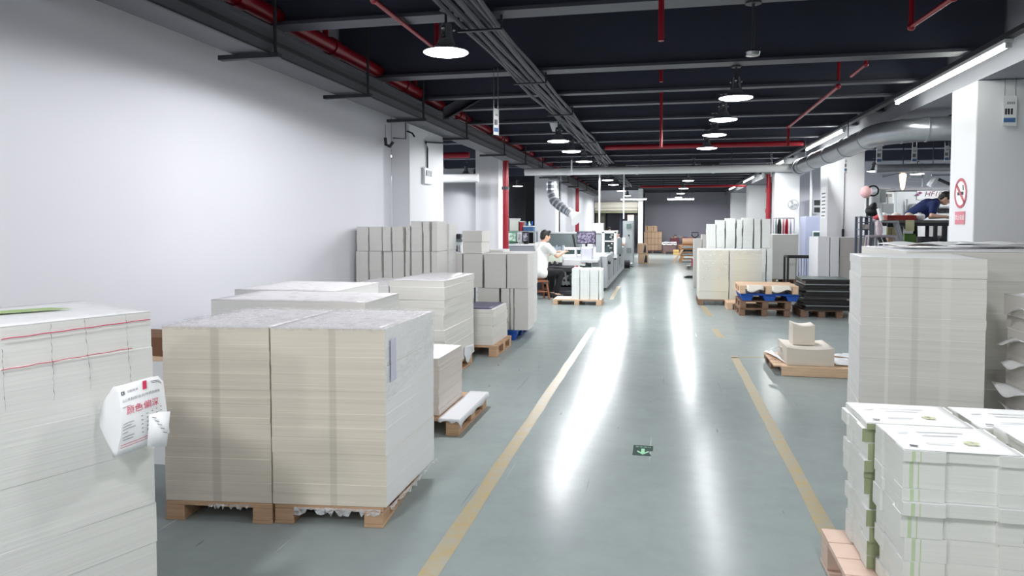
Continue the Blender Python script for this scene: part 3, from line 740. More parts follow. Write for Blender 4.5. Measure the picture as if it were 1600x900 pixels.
# ------------------------------------------------------------------ piles of sheets
def rings(m, quad, z0, z1, lifts, amp, seg=4, rnd=R, lean=(0, 0), bulge=0., mt=1):
    """one closed skin around a pile: every lift is shifted a little against the next"""
    q = [Vector((p[0], p[1], 0)) for p in quad]; c = sum(q, Vector()) / 4
    zs = [z0]
    for i in range(lifts): zs.append(zs[-1] + rnd.uniform(.5, 1.5))
    k = (z1 - z0) / (zs[-1] - z0); zs = [z0 + (z - z0) * k for z in zs]
    levels = []
    for i in range(lifts):
        o = Vector((rnd.uniform(-amp, amp), rnd.uniform(-amp, amp), 0)); a = rnd.uniform(-amp, amp) * 1.2
        for z in (zs[i] + (.0015 if i else 0), zs[i + 1]):
            f = (z - z0) / (z1 - z0); ring = []
            for e in range(4):
                for s in range(seg):
                    p = q[e].lerp(q[(e + 1) % 4], s / seg) - c
                    p = Vector((p.x - p.y * a, p.y + p.x * a, 0))
                    if bulge: p *= 1 + bulge * math.sin(PI * s / seg) * .5
                    ring.append(c + p + o + Vector((lean[0] * f, lean[1] * f, z)))
            levels.append(ring)
    n = 4 * seg; fs = []
    for i in range(len(levels) - 1):
        for k in range(n): fs.append((i * n + k, i * n + (k + 1) % n, (i + 1) * n + (k + 1) % n, (i + 1) * n + k))
    m.add([p for l in levels for p in l], fs + [tuple(reversed(range(n)))], 0)
    b = len(m.v) - n * len(levels)
    m.f.append([b + n * (len(levels) - 1) + k for k in range(n)]); m.m.append(mt)
    return levels[-1]
def top_sheet(t, quad, z, mat, wave=.006, over=.004, name='top_sheet', n=10, lift=None, rnd=R):
    q = [Vector((p[0], p[1], 0)) for p in quad]; c = sum(q, Vector()) / 4; q = [c + (p - c) * (1 + over) for p in q]
    ph = rnd.uniform(0, 6); rows = []
    for j in range(n + 1):
        v = j / n; row = []
        for i in range(n + 1):
            u = i / n; p = q[0].lerp(q[1], u).lerp(q[3].lerp(q[2], u), v)
            h = wave * (1 + math.sin(u * 5 + ph) * math.sin(v * 4 + ph * 2)) * .5 * min(1, 7 * min(u, 1 - u, v, 1 - v) + .04)
            if lift: h += lift(u, v)
            row.append(p + Vector((0, 0, z + .0012 + h)))
        rows.append(row)
    return MB().grid(rows).build(name, mat, t, True, solid=.0012)
def paper_stack(label, quad, z0, z1, edge, top, lifts=12, amp=.003, wave=.005, group=None, cat='paper stack', lean=(0, 0), seg=4, lift=None, name='paper_stack', loc=None, bulge=0.):
    t = thing(name, label, cat, (quad[0][0], quad[0][1], z0) if loc is None else loc, group)
    m = MB(); r = rings(m, quad, z0, z1, lifts, amp, seg, lean=lean, bulge=bulge)
    m.build('sheet_pile', [edge, SHEETW], t)
    q = [r[0], r[seg], r[2 * seg], r[3 * seg]]
    top_sheet(t, q, z1, top, wave, lift=lift)
    return t
def bundle(label, x0, x1, y0, y1, z0, z1, mat, group, name='board_bundle', lifts=3, amp=.003, lean=0., top=None, cat='board bundle'):
    m = MB(); rings(m, [(x0, y0), (x1, y0), (x1, y1), (x0, y1)], z0, z1, lifts, amp, 2, lean=(lean, 0))
    o = m.build(name, [mat, top or mat], origin=((x0 + x1) / 2, (y0 + y1) / 2, z0))
    return tag(o, label, cat, group)
def rot(p, c, a): return (c[0] + (p[0] - c[0]) * math.cos(a) - (p[1] - c[1]) * math.sin(a), c[1] + (p[0] - c[0]) * math.sin(a) + (p[1] - c[1]) * math.cos(a))

# ---- the stack at the left edge of the picture, with the note hanging on it
ztop = 1.2
C1 = atC(235.5, 487, .3 * F / 137); A1 = atC(0, 512, .3 * F / 162)
dirA = Vector((A1.x - C1.x, A1.y - C1.y, 0)).normalized(); back = Vector((-.86, .42, 0)).normalized()
fc = Vector((C1.x, C1.y, 0)); fn = fc + dirA * .78
quad1 = [fn, fc, fc + back * .55, fn + back * .55]
EDGE1 = paper('paper_edge_notestack', (222, 222, 218), .07, 90.)
t1 = thing('paper_stack', 'tall white paper stack at the left edge with two red lines and a note', 'paper stack', tuple(Vector((fn.x, fn.y, 0))))
m = MB(); r = rings(m, quad1, .12, ztop, 7, .0035, 6, bulge=.006); m.build('sheet_pile', [EDGE1, SHEETW], t1)
top_sheet(t1, [r[0], r[6], r[12], r[18]], ztop, TOPW, .006)
nrm = Vector((-dirA.y, dirA.x, 0));
if nrm.dot(Vector((0, 0, 0)) - fc) < 0: nrm = -nrm
def on1(s, z, off=.006): return fc + dirA * s + nrm * off + Vector((0, 0, z))
def face_px(px, py):
    """where the line of sight meets the near face of the note stack: (distance from its far corner, height)"""
    d = ray(px, py); k = (fc.dot(nrm)) / (d.dot(nrm)); p = d * k
    return ((p - fc).dot(dirA), H + p.z)
for k, (ya, yb) in enumerate(((530, 498.5), (578, 543))):
    p = face_px(1, ya); q = face_px(233 if k == 0 else 205, yb if k == 0 else 543.5)
    m = MB(); n = 16; pts = [on1(p[0] + (q[0] - p[0]) * i / n, p[1] + (q[1] - p[1]) * i / n + .001 * math.sin(i * 1.9), .0035 + .002) for i in range(n + 1)]
    p2 = face_px(-60, ya + 9)
    m.tube([on1(fn and .7, p[1] - .02, .0055)] + pts if False else pts, .0014 if k == 0 else .0011, 5); m.build('red_marker_line', INKR, t1)
dots = []
for k, (px0, px1, py0, py1) in enumerate(((2, 8, 545, 645), (78, 84, 505, 630), (131, 142, 497, 612), (195, 204, 490, 600))):
    n = 26
    m = MB(); prev = None
    pts = []
    for i in range(n):
        f = i / n; s, z = face_px(px0 + (px1 - px0) * f + R.uniform(-1.2, 1.2), py0 + (py1 - py0) * f)
        pts.append(on1(s, z, .0048))
    m.tube(pts, [.0002 + (.0006 if R.random() < .3 else 0) for _ in pts], 4); m.build('pencil_mark', INKG, t1)
# green band printed on the top sheet
g0 = fn + back * .2 + Vector((0, 0, ztop + .011)); 
MB().prism([tuple((fc + dirA * .16 + back * .24)[:2]), tuple((fc + dirA * .2 + back * .33)[:2]), tuple((fn + back * .5)[:2]), tuple((fn + back * .38)[:2])], ztop + .0095, ztop + .0105).build('green_print', simple('print_green', (170, 196, 130), .5), t1)
make_pallet(.62, .7, 'wooden pallet under the note stack at the left edge', runs=2, loc=(-2.75, 1.72, 0), rz=.12)
# the hanging note: a sheet curled out from the face
cols_ = [(156, 2.285, 640, 668), (166, 2.255, 620, 692), (177, 2.215, 604, 715), (183, 2.205, 603.5, 714), (200, 2.215, 599, 708), (218, 2.235, 594, 700), (236, 2.27, 589, 692), (248, 2.31, 587.5, 683), (256, 2.345, 596, 676)]
rows = []
for j in range(13):
    v = j / 12; row = []
    for px, zc, p0, p1 in cols_:
        x = px + (4 * v - 1) * (1 if px > 200 else 0) + (-3 * math.sin(v * PI) * 0) + (6 * v if px > 240 else 0)
        if 170 < px < 190: x += 8 * math.sin(v * PI) * (.9 if v < .8 else .5)
        row.append(atC(x, p0 + (p1 - p0) * v, zc - .02 * math.sin(v * PI)))
    rows.append(row)
note = MB().grid(rows).build('note_sheet', SHEETW, t1, True, solid=.0006)
def S(u, v, off=.004):
    """point on the printed part of the note; u right, v down"""
    w = u * (len(cols_) - 4) + 3; i = min(int(w), len(cols_) - 2); f = w - i; q = v * 12; j = max(0, min(int(q), 11)); g = q - j
    a = rows[j][i].lerp(rows[j][i + 1], f); b = rows[j + 1][i].lerp(rows[j + 1][i + 1], f); p = a.lerp(b, g)
    return p + (Vector((0, 0, H)) - p).normalized() * off
def note_text(s, size, u, v, mat, nm, asp=.75):
    text(nm, s, 1.0, None, mat, t1, fn=lambda c: S(u + c.x * size, v - c.y * size * asp))
note_text('以上涂划部位分开挑选使用', .062, .43, .235, INKG, 'printed_line')
note_text('颜色偏深', .15, .46, .40, INKR, 'red_handwriting', .85)
note_text('印刷包装', .05, .28, .12, INKG, 'printed_line')
def note_bar(u0, u1, v0, v1, mat, nm='printed_line'):
    n = 5; MB().grid([[S(u0 + (u1 - u0) * i / n, v, .0035) for i in range(n + 1)] for v in (v0, v1)]).build(nm, mat, t1)
note_bar(.05, .12, .095, .105, INKK, 'printed_logo'); note_bar(.05, .12, .135, .145, INKK, 'printed_logo'); note_bar(.05, .068, .105, .135, INKK, 'printed_logo'); note_bar(.102, .12, .105, .135, INKK, 'printed_logo')
note_bar(.46, .53, .03, .155, INKR, 'red_stamp')
for k, (u0, u1, v) in enumerate(((.6, .92, .06), (.62, .9, .085), (.05, .25, .32), (.06, .3, .56), (.05, .26, .60), (.05, .32, .64), (.05, .2, .69), (.06, .3, .75), (.08, .28, .79))): note_bar(u0, u1, v, v + .008, INKG)
for i in range(5):
    for j in range(5): note_bar(.42 + .09 * i, .45 + .09 * i, .53 + .06 * j - .012 * i, .541 + .06 * j - .012 * i, INKG, 'printed_tick')
note_bar(.05, .85, .855, .862, INKR); note_bar(.05, .7, .89, .896, INKR)
lab = [[atC(233, 648, 2.235), atC(250, 643.5, 2.25), atC(266, 643, 2.262)], [atC(232, 671, 2.23), atC(248.5, 671, 2.245), atC(263.5, 670, 2.258)], [atC(230, 697, 2.225), atC(246, 698, 2.24), atC(260.5, 697.5, 2.254)]]
MB().grid(lab).build('corner_label', SHEETW, t1, True, solid=.0006)
for k in range(5):
    a = lab[0][0].lerp(lab[0][2], .15 + .15 * k).lerp(lab[2][0].lerp(lab[2][2], .15 + .15 * k), .1 + .12 * k); b = a + (lab[0][2] - lab[0][0]) * .2
    off = (Vector((0, 0, H)) - a).normalized() * .006
    MB().tube([a + off, b + off + Vector((0, 0, -.004))], .0012, 4).build('printed_line', INKG, t1)

# ---- the big wrapped pair of stacks in front
PH = .1
fl_, fm, fr_ = Vector((-2.455, 3.105, 0)), Vector((-1.9, 3.172, 0)), Vector((-1.322, 3.242, 0))
bk = Vector((.0, .745, 0))
qL = [fl_, fm - Vector((.004, 0, 0)), fm - Vector((.004, 0, 0)) + bk, fl_ + bk]
qR = [fm + Vector((.004, 0, 0)), fr_, fr_ + bk, fm + Vector((.004, 0, 0)) + bk]
rz = math.atan2(.137, 1.133)
EL = paper('paper_edge_wrapped_left', (226, 217, 202), .18, 150., [(.27, .028, (150, 146, 138), .3)])
ER = paper('paper_edge_wrapped_right', (229, 220, 205), .17, 150., [(.31, .022, (160, 155, 146), .28)])
pal = make_pallet(.56, .74, 'wooden pallet under the left half of the wrapped front stack', runs=2, per=3, h=PH, loc=(-2.457, 3.103, 0), rz=rz * .85, bw=.1)
pal2 = dup(pal, (-1.892, 3.176, 0), rz * .85, 'wooden pallet under the right half of the wrapped front stack, nearest the aisle')
sides = {}
for nm, q, e, lab_ in (('l', qL, EL, 'left half of the big film wrapped paper stack in front'), ('r', qR, ER, 'right half of the big film wrapped paper stack, white side to the aisle')):
    t = thing('paper_stack', lab_, 'paper stack', (q[0].x, q[0].y, PH)); sides[nm] = t
    m = MB(); r = rings(m, q, PH + .002, .985, 16, .0016, 4); o = m.build('sheet_pile', [e, SHEETW, SHEETW], t)
    if nm == 'r':
        for p in o.data.polygons:
            if p.normal.x > .8: p.material_index = 2
    top_sheet(t, q, .985, TOPP, .008, 0)
    # film over the top, folded a hand's breadth down the front
    c = sum(q, Vector()) / 4; n = 30; rows = []
    for j in range(-1, n + 1):
        row = []
        for i in range(n + 1):
            u = i / n; v = max(j, 0) / n
            p = q[0].lerp(q[1], u).lerp(q[3].lerp(q[2], u), v); p = Vector((p.x, p.y, .998 + R.uniform(-.0028, .0045)))
            if j < 0: p.z = .995 + j * .018 + R.uniform(-.006, .006) ; p.y -= .005 + R.uniform(0, .003)
            row.append(p)
        rows.append(row)
    MB().grid(rows).build('stretch_wrap', FILM, t, True)
t = sides['r']
n = 16; rows = []
for j in range(n + 1):
    row = []; v = j / n
    for i in range(n + 1):
        u = i / n; p = qR[1].lerp(qR[2], u); zb = .62 + .14 * u
        row.append(Vector((p.x + .006 + R.uniform(0, .003), p.y, .997 + (zb - .997) * v)))
    rows.append(row)
MB().grid(rows).build('stretch_wrap_side', FILM2, t, True)
MB().box(fr_.x + .0095, fr_.y + .05, .72, fr_.x + .0105, fr_.y + .12, .93).build('barcode_label', simple('label_lilac', (206, 208, 226), .6), t)
# torn film hanging under the sheets
def fringe(t, a, b, z, lo, hi, n=26):
    r1 = []; r2 = []
    for i in range(n + 1):
        p = a.lerp(b, i / n); r1.append(Vector((p.x, p.y, z))); r2.append(Vector((p.x + R.uniform(-.004, .01), p.y + R.uniform(-.008, .004), z - R.uniform(lo, hi))))
    MB().grid([r1, r2]).build('torn_wrap', FILM2M, t, True)
FILM2M = film('torn_film', .8, .5, 30.)
fringe(sides['l'], qL[0].lerp(qL[1], .42) + Vector((0, -.016, 0)), qL[0].lerp(qL[1], .82) + Vector((0, -.016, 0)), PH - .003, .004, .03)
fringe(sides['r'], qR[0].lerp(qR[1], .2) + Vector((0, -.016, 0)), qR[0].lerp(qR[1], .96) + Vector((0, -.016, 0)), PH - .003, .008, .045)
fringe(sides['r'], qR[1] + Vector((.02, 0, 0)), qR[2] + Vector((.02, 0, 0)), PH + .012, .006, .035)

# ---- stacks behind it, towards the wall
def Q(x0, x1, y0, y1, a=0.):
    q = [(x0, y0), (x1, y0), (x1, y1), (x0, y1)]
    return [rot(p, q[0], a) for p in q]
grp = 'white paper stacks along the left wall'
make_pallet(.98, .6, 'wooden pallet just behind the wrapped front stack', loc=(-2.78, 3.99, 0), rz=.03)
paper_stack('paper stack directly behind the wrapped front stack, film on top', Q(-2.8, -1.77, 3.99, 4.6, .03), .112, 1.02, PE_W, TOPP, 6, .004, .012)
make_pallet(.8, .82, 'wooden pallet under the highest stack by the left wall', loc=(-3.12, 4.75, 0))
paper_stack('paper stack near the left wall, third from the camera', Q(-3.13, -2.32, 4.75, 5.55), .112, 1.01, PE_W, TOPP, 6, .005, .016)
# pinkish low stack on a pallet with a white sheet
p4 = make_pallet(.9, .82, 'wooden pallet with white sheet under the low pinkish stack', h=.12, loc=(-2.3, 4.77, 0))
quad4 = Q(-2.27, -1.56, 4.82, 5.42)
paper_stack('low pinkish paper stack at the aisle behind the wrapped stack', quad4, .126, .535, PE_P, SHEETW, 9, .004, .004)
rows = []
for j in range(14):
    v = 0 if j == 0 else (.014 if j == 1 else (j - 1) / 12); row = []
    for i in range(11):
        u = i / 10; x = -1.545 + .17 * u; y = 4.755 + .86 * v; z = .1218 + R.uniform(0, .0015)
        if u > .95: z -= .03 * R.uniform(.6, 1.5)
        if v < .01: z -= .02 * R.uniform(.4, 1.5)
        row.append(Vector((x, y, z)))
    rows.append(row)
ls = MB().grid(rows).build('loose_sheet', SHEETG, None, True, solid=.001); tag(ls, 'white plastic sheet spread on the pallet beside the low pinkish stack', 'sheet')
# two cream stacks farther back
make_pallet(1.06, 1.0, 'wooden pallet under the two pale stacks in the middle of the left row', loc=(-3.06, 6.36, 0))
paper_stack('pale stack in the middle of the left row, beside the wall', Q(-3.06, -2.56, 6.36, 7.35), .112, .905, PE_W, TOPP, 5, .006, .016)
t5 = paper_stack('pale stack in the middle of the left row with sagging white side to the aisle', Q(-2.545, -2.0, 6.36, 7.42), .112, .965, PE_B, TOPP, 9, .006, .014)
rows = []
for j in range(9):
    v = j / 8
    rows.append([Vector((-1.985 + .045 * u * (1 - v) + R.uniform(-.006, .006), 7.0 + .17 * u, .24 - (.19 + .05 * math.sin(u * 3)) * v * (.5 + .5 * u))) for u in [i / 6 for i in range(7)]])
MB().grid(rows).build('hanging_wrap', SHEETG, t5, True, solid=.001)
# stack with purple top on its pallet
make_pallet(.76, .8, 'wooden pallet under the cream stack with a purple top', h=.125, loc=(-2.58, 7.74, 0))
t8 = paper_stack('knee high cream stack with a dark purple top sheet', Q(-2.5, -1.87, 7.77, 8.5), .127, .53, PE_B, SHEETW, 6, .012, .003)
pr = printed('purple_print', (98, 96, 132), (136, 136, 168), .8, 5.)
top_sheet(t8, Q(-2.49, -1.9, 7.8, 8.48), .539, pr, .002, 0, 'purple_top_sheet')

# ---- grey board bundles piled against the wall
pxs = [555, 575.5, 597, 612.5, 632, 641.5, 661, 673, 684.5]
gw = 'grey board bundles piled against the left wall'
gw = 'grey board bundles piled against the left wall'
xs = [atY(p, 380, 8.06).x for p in pxs]
for i in range(8):
    zt = 1.46 if i < 3 else (1.475 if i < 5 else 1.53)
    dz = R.uniform(-.008, .008)
    g = .008
    for lay, (z0, z1) in enumerate(((.004, 1.17), (1.174, zt + dz))):
        o = bundle(f'{"upper" if lay else "lower"} grey board bundle of the left wall pile, {ordinal(i)} from the wall',
               xs[i] + g + R.uniform(0, .006), xs[i + 1] - g - R.uniform(0, .006), 8.06 + R.uniform(-.02, .02), 8.48, z0, z1, PE_G, gw, lifts=4, amp=.003)
for k in range(2):
    for lay, (z0, z1) in enumerate(((.004, 1.172), (1.175, 1.5))):
        bundle(f'{"upper" if lay else "lower"} pale board bundle at the {"back" if k else "middle"} of the wall pile aisle side', -2.78, -2.6 - .01 * k, 8.49 + .17 * k, 8.65 + .17 * k, z0, z1, PE_W, gw, lifts=4, amp=.004)

# ---- grey bundles on the blue pallet
bp_ = make_blue_pallet(1.0, .95, 'blue plastic pallet under the grey bundles at the left of the aisle'); bp_.location = (-2.83, 8.9, 0)
g7 = 'grey board bundles on the blue pallet'
Y7 = 8.92
def b7(px0, px1, z0, z1, y0=Y7, d=.44, lab='', mt=PE_G, lean=0.):
    bundle(lab, atY(px0, 400, y0).x, atY(px1, 400, y0).x, y0, y0 + d, z0, z1, mt, g7, lifts=2, amp=.002, lean=lean)
sx = atY(700, 400, Y7).x
box_ = thing('wooden_pallet', 'x', 'pallet'); bpy.data.objects.remove(box_)
b7(699, 730, .1325, .67, lab='grey bundle in the lowest layer, leftmost of the blue pallet pile')
b7(746, 779.5, .135, .668, lab='grey bundle in the lowest layer beside the purple topped stack')
b7(783, 796, .135, .668, lab='narrow grey bundle in the lowest layer, right of the dark upright gap')
b7(797.5, 802.3, .135, .668, lab='thinnest grey bundle in the lowest layer over the blue pallet')
b7(803.3, 825, .135, .668, lab='grey bundle in the lowest layer at the aisle corner', lean=.004)
b7(699, 722, .672, 1.105, lab='brownish grey bundle in the middle layer, left of the tallest column')
b7(724, 753.5, .672, 1.112, lab='grey bundle in the middle layer carrying the two small top bundles')
b7(757, 790.5, .672, 1.115, lab='grey bundle in the middle layer, centre of the blue pallet pile')
b7(792.5, 824.5, .672, 1.118, lab='grey bundle in the middle layer at the aisle corner')
b7(723, 752.5, 1.116, 1.265, lab='lower of the two small grey bundles on top of the pile')
b7(722.5, 753, 1.268, 1.41, lab='topmost small grey bundle of the blue pallet pile')
for k, (z0, z1) in enumerate(((.135, .668), (.672, 1.118))):
    bundle(f'pale bundle behind the aisle corner of the blue pallet pile, {"upper" if k else "lower"} one', -2.1, -1.72, 9.38, 9.8, z0, z1, PE_W, g7, lifts=3, amp=.004)
bundle('white topped bundle behind the right end of the blue pallet pile', -2.45, -2.12, 9.38, 9.8, .135, 1.15, PE_W, g7, lifts=3, amp=.004)

# ---- small white stack by the machine
pw = make_pallet(.9, .64, 'small wooden pallet beside the seated worker', WOODL, .1, loc=(-2.0, 13.05, 0))
Yw = 13.1
for i, (a, b) in enumerate(((893.5, 905.5), (906.5, 921), (922, 935), (935.8, 940))):
    bundle(f'pale green white bundle on the small pallet by the worker, {ordinal(i)} from the left', atY(a, 440, Yw).x, atY(b, 440, Yw).x, Yw, Yw + .5, .102, .672 - (.01 * (i % 2)), PE_GR, 'white bundles on the small pallet', lifts=3, amp=.003)
q = [(-1.98, 13.08), (-1.69, 13.08), (-1.69, 13.6), (-1.98, 13.6)]
ls = MB().prism(q, .1015, .1075).build('loose_sheet', SHEETW); tag(ls, 'white sheets lying flat on the small pallet by the worker', 'sheet')
# ---- right foreground: die cut blanks with green printed edges
PEN = paper('blank_edge', (230, 231, 225), .07, 110.)
GRN = simple('blank_green_edge', (150, 160, 124), .7, var=.12, scale=18.)
def blanks(label, x0, y0, w, d, z0, z1, n, seed, stripe=True, front_green=False, top_marks=True):
    rnd = random.Random(seed)
    t = thing('carton_blank_stack', label, 'stack of carton blanks', (x0, y0, z0), 'carton blanks in the right foreground')
    hs = [rnd.uniform(.6, 1.5) for _ in range(n)]; hs[-1] = .55; k = (z1 - z0) / sum(hs); z = z0
    for i, h in enumerate(hs):
        hh = h * k; dx, dy = rnd.uniform(-.011, .011), rnd.uniform(-.012, .012)
        sh = .03 * (1 - i / n)
        a = [(0, 0), (.015, -.0), (.13 * w / .37, 0), (.135 * w / .37, .012), (.78 * w, .012), (.785 * w, 0), (w, 0), (w, d * .3), (w - .006, d * .33), (w - .006, d * .68), (w, d * .7), (w, d), (w * .8, d), (w * .8, d - .012), (.2 * w, d - .012), (.2 * w, d), (0, d), (0, d * .72), (.008, d * .7), (.008, d * .3), (0, d * .27)]
        p = [(x0 + q[0] + dx + sh, y0 + q[1] + dy) for q in a]
        m = MB(); m.prism(p, z + .0006, z + hh - .0006, 0, 2)
        for j in range(len(a)):                       # right and rear faces carry the printed green edge
            m.m[j] = 1 if (6 <= j <= 10 or 11 <= j <= 15 or (front_green and j <= 5)) else 0
        if stripe:
            sx0 = .022 + rnd.uniform(-.004, .004)
            for off in (0, .026):
                m.box(x0 + dx + sh + sx0 + off, y0 + dy - .0006, z + .001, x0 + dx + sh + sx0 + off + (.012 if off == 0 else .004), y0 + dy + .002, z + hh - .001, 3)
        o = m.build('blank_bundle', [PEN, GRN, SHEETW, simple('stripe_green', (196, 214, 176), .7) if 'stripe_green' not in MATS else MATS['stripe_green']], t)
        z += hh
    # printed top blank
    c = (x0 + dx, y0 + dy)
    top_sheet(t, [(c[0] + .005, c[1] + .004), (c[0] + w - .01, c[1] + .004), (c[0] + w - .01, c[1] + d - .004), (c[0] + .005, c[1] + d - .004)], z1 + .0005, SHEETW, .007, 0, 'top_blank', rnd=rnd)
    if top_marks:
        LG = MATS.get('leaf_green') or simple('leaf_green', (204, 210, 176), .6)
        for (u, v) in ((.66, .3), ):
            for a in range(5):
                th = a * 2 * PI / 5 + .3; e = (c[0] + w * u + .016 * math.cos(th), c[1] + d * v + .016 * math.sin(th))
                MB().prism([(e[0] + .011 * math.cos(b * PI / 4) * (1.3 if b % 2 else .9), e[1] + .009 * math.sin(b * PI / 4)) for b in range(8)], z1 + .0092, z1 + .0097).build('printed_leaf', LG, t)
        IK = MATS.get('faint_ink') or simple('faint_ink', (206, 208, 210), .6)
        for k, (u0, u1, v) in enumerate(((.1, .2, .55), (.28, .7, .62), (.3, .62, .5), (.25, .5, .2))):
            MB().prism([(c[0] + w * u0, c[1] + d * v), (c[0] + w * u1, c[1] + d * v + .01), (c[0] + w * u1, c[1] + d * v + .018), (c[0] + w * u0, c[1] + d * v + .008)], z1 + .0092, z1 + .0096).build('printed_line', IK, t)
        MB().prism([(c[0] + .03, c[1] + .03), (c[0] + .055, c[1] + .022), (c[0] + .058, c[1] + .034), (c[0] + .034, c[1] + .042)], z1 + .0093, z1 + .0098).build('slot', INKG, t)
    return t
PZ = .15
make_pallet(1.12, .86, 'pinkish wooden pallet corner under the carton blanks at lower right', wood('pallet_pinkish', (222, 196, 180), .14), PZ, loc=(.7, 2.46, 0), per=3)
XA, YA = .775, 2.60
blanks('front left stack of white carton blanks with green stripe at lower right', XA + .02, YA, .375, .325, PZ + .002, .735, 9, 3)
blanks('front right stack of white carton blanks cut by the picture edge', XA + .425, YA - .005, .4, .325, PZ + .002, .752, 9, 8, stripe=False)
blanks('back left stack of carton blanks nearest the yellow line', XA - .005, YA + .355, .385, .33, PZ + .002, .728, 11, 5, stripe=False, front_green=True)
blanks('back right stack of carton blanks before the tall cream stack', XA + .41, YA + .36, .39, .325, PZ + .002, .73, 10, 6, stripe=False)

# ---- tall stacks behind it
EB = paper('paper_edge_tall', (214, 212, 206), .13, 130., [(.155, .012, (228, 227, 223), .6), (.305, .022, (192, 189, 182), .55), (.47, .03, (220, 218, 213), .5)])
B0 = Vector((1.233, 4.86, 0)); ub = Vector((1, -.135, 0)); vb = Vector((.087, .64, 0))
qb = [B0, B0 + ub * .68, B0 + ub * .68 + vb, B0 + vb]
make_pallet(.66, .6, 'wooden pallet under the tall cream stack at right', loc=(1.24, 4.87, 0), rz=-.134)
tb = paper_stack('tall cream paper stack standing right of the aisle', qb, .112, 1.288, EB, SHEETW, 13, .003, .012)
o = [c for c in kids(tb) if c.name.startswith('sheet_pile')][0]
o.data.materials.append(PE_W)
for p in o.data.polygons:
    if p.normal.x < -.7: p.material_index = 2
make_pallet(1.6, 1.2, 'wooden pallet under the widest cream stack at the right edge', loc=(1.75, 5.62, 0))
paper_stack('wide cream stack at the right edge with rumpled sheets on top', Q(1.72, 3.3, 5.6, 6.9, -.02), .112, 1.3, PE_B, TOPW, 8, .006, .03)
make_pallet(1.2, .8, 'wooden pallet under the ragged stack at the right edge', loc=(2.13, 4.3, 0))
ER_ = paper('paper_edge_ragged', (220, 216, 210), .12, 90.)
td = paper_stack('ragged white paper stack half cut by the right picture edge', Q(2.12, 3.0, 4.32, 5.0, .0), .112, 1.06, ER_, TOPW, 9, .018, .02)
for k, (z, a) in enumerate(((.98, .05), (.8, .08), (.66, .05), (.5, .09), (.36, .04))):
    y0 = 4.6 + .02 * k
    rows = [[Vector((2.14 - a * (1 - u) - .02, y0 + .3 * v, z + .035 * math.sin(v * 4 + k) * (1 - u) - .012 * (1 - u))) for u in (0, .25, .5, .75, 1)] for v in [i / 8 for i in range(9)]]
    MB().grid(rows).build('stray_sheet', SHEETW, td, True, solid=.0012)

# ---- low pallet with curled board in the open floor
PE = .1
tp = thing('wooden_pallet', 'low wooden pallet with a few boards left, alone on the open floor at right', 'pallet', (1.13, 7.36, 0), 'pallets')
a = fl(1223, 590); 
x0, x1, y0, y1 = 1.16, 2.25, 7.36, 8.16
box('front_board', WOODL, x0, y0, .002, x1, y0 + .03, PE - .002, tp, .003)
for x in (x0 - .05, x0 + .48, x1 - .09): box('block', WOODB, x, y0 + .36, .002, x + .09, y0 + .5, PE - .016, tp); box('block', WOODB, x, y1 - .13, .002, x + .09, y1, PE - .016, tp)
for j in range(5): box('deck_board', WOODL, x0 - .07, y0 + .031 + j * .155, PE - .015, x1, y0 + .031 + j * .155 + .135, PE - .001, tp, .002)
box('deck_board', WOODB, x0 - .06, y1 - .16, .03, x0 - .045, y1, PE - .016, tp)
a = Vector((1.225, 7.40, 0))
def curled(name, label, x0, x1, y0, y1, z0, z1, sag, mat, lift=0.):
    t = thing(name, label, 'board stack', (x0, y0, z0), 'curled boards on the low pallet')
    n = 12; top = [(x0 + (x1 - x0) * i / n, z1 + sag * ((2 * i / n - 1) ** 2) - sag * .3 + lift * max(0, 1 - 2.5 * i / n)) for i in range(n + 1)]
    poly = [(x0, z0), (x1, z0)] + top[::-1]
    m = MB(); m.extr(poly, (0, y0, 0), (1, 0, 0), (0, 0, 1), -(y1 - y0)); m.build('sheet_pile', mat, t)
    rows = [[Vector((x, y, z + .0015)) for x, z in top] for y in (y0 - .004, (y0 + y1) / 2, y1)]
    MB().grid(rows).build('top_sheet', SHEETC, t, True, solid=.002)
    return t
SHEETC = simple('cream_sheet', (228, 222, 212), .7, var=.03)
PEC = paper('paper_edge_curled', (222, 214, 202), .09, 110.)
curled('paper_stack', 'short stack of curled cream boards on the low pallet', 1.215, 1.655, 7.42, 7.98, PE + .001, .262, .018, PEC)
curled('paper_stack', 'small block of cream boards standing on the curled boards', 1.31, 1.52, 7.66, 7.9, .268, .46, .016, PEC, .012)
for k, (pts, z, lab) in enumerate((
    ([(1.09, 8.1), (1.21, 7.44), (1.20, 7.75), (1.18, 8.14)], PE + .012, 'white sheets sticking out left under the curled boards'),
    ([(1.68, 7.45), (2.05, 7.42), (2.2, 7.7), (1.7, 7.95)], PE + .004, 'white sheets lying right of the curled boards'),
    ([(1.72, 7.98), (2.1, 7.75), (2.24, 8.0), (1.9, 8.12)], PE + .012, 'crumpled pale sheets at the back right of the low pallet'))):
    q = [Vector((p[0], p[1], 0)) for p in pts]; rows = []
    for j in range(7):
        v = j / 6; rows.append([q[0].lerp(q[1], u).lerp(q[3].lerp(q[2], u), v) + Vector((0, 0, z + .012 * abs(math.sin(3 * u + 5 * v + k)))) for u in [i / 6 for i in range(7)]])
    tag(MB().grid(rows).build('loose_sheet', SHEETG, None, True, solid=.0012), lab, 'sheet')
rows = [[Vector((1.10 + .13 * u, 7.72 + .1 * v, .2 + .03 * math.sin(2.6 * u) - .02 * v)) for u in [i / 6 for i in range(7)]] for v in (0, .33, .66, 1)]
st = [o for o in col.objects if o.get('label', '') == 'short stack of curled cream boards on the low pallet'][0]
MB().grid(rows).build('curled_flap', SHEETW, st, True, solid=.0012)

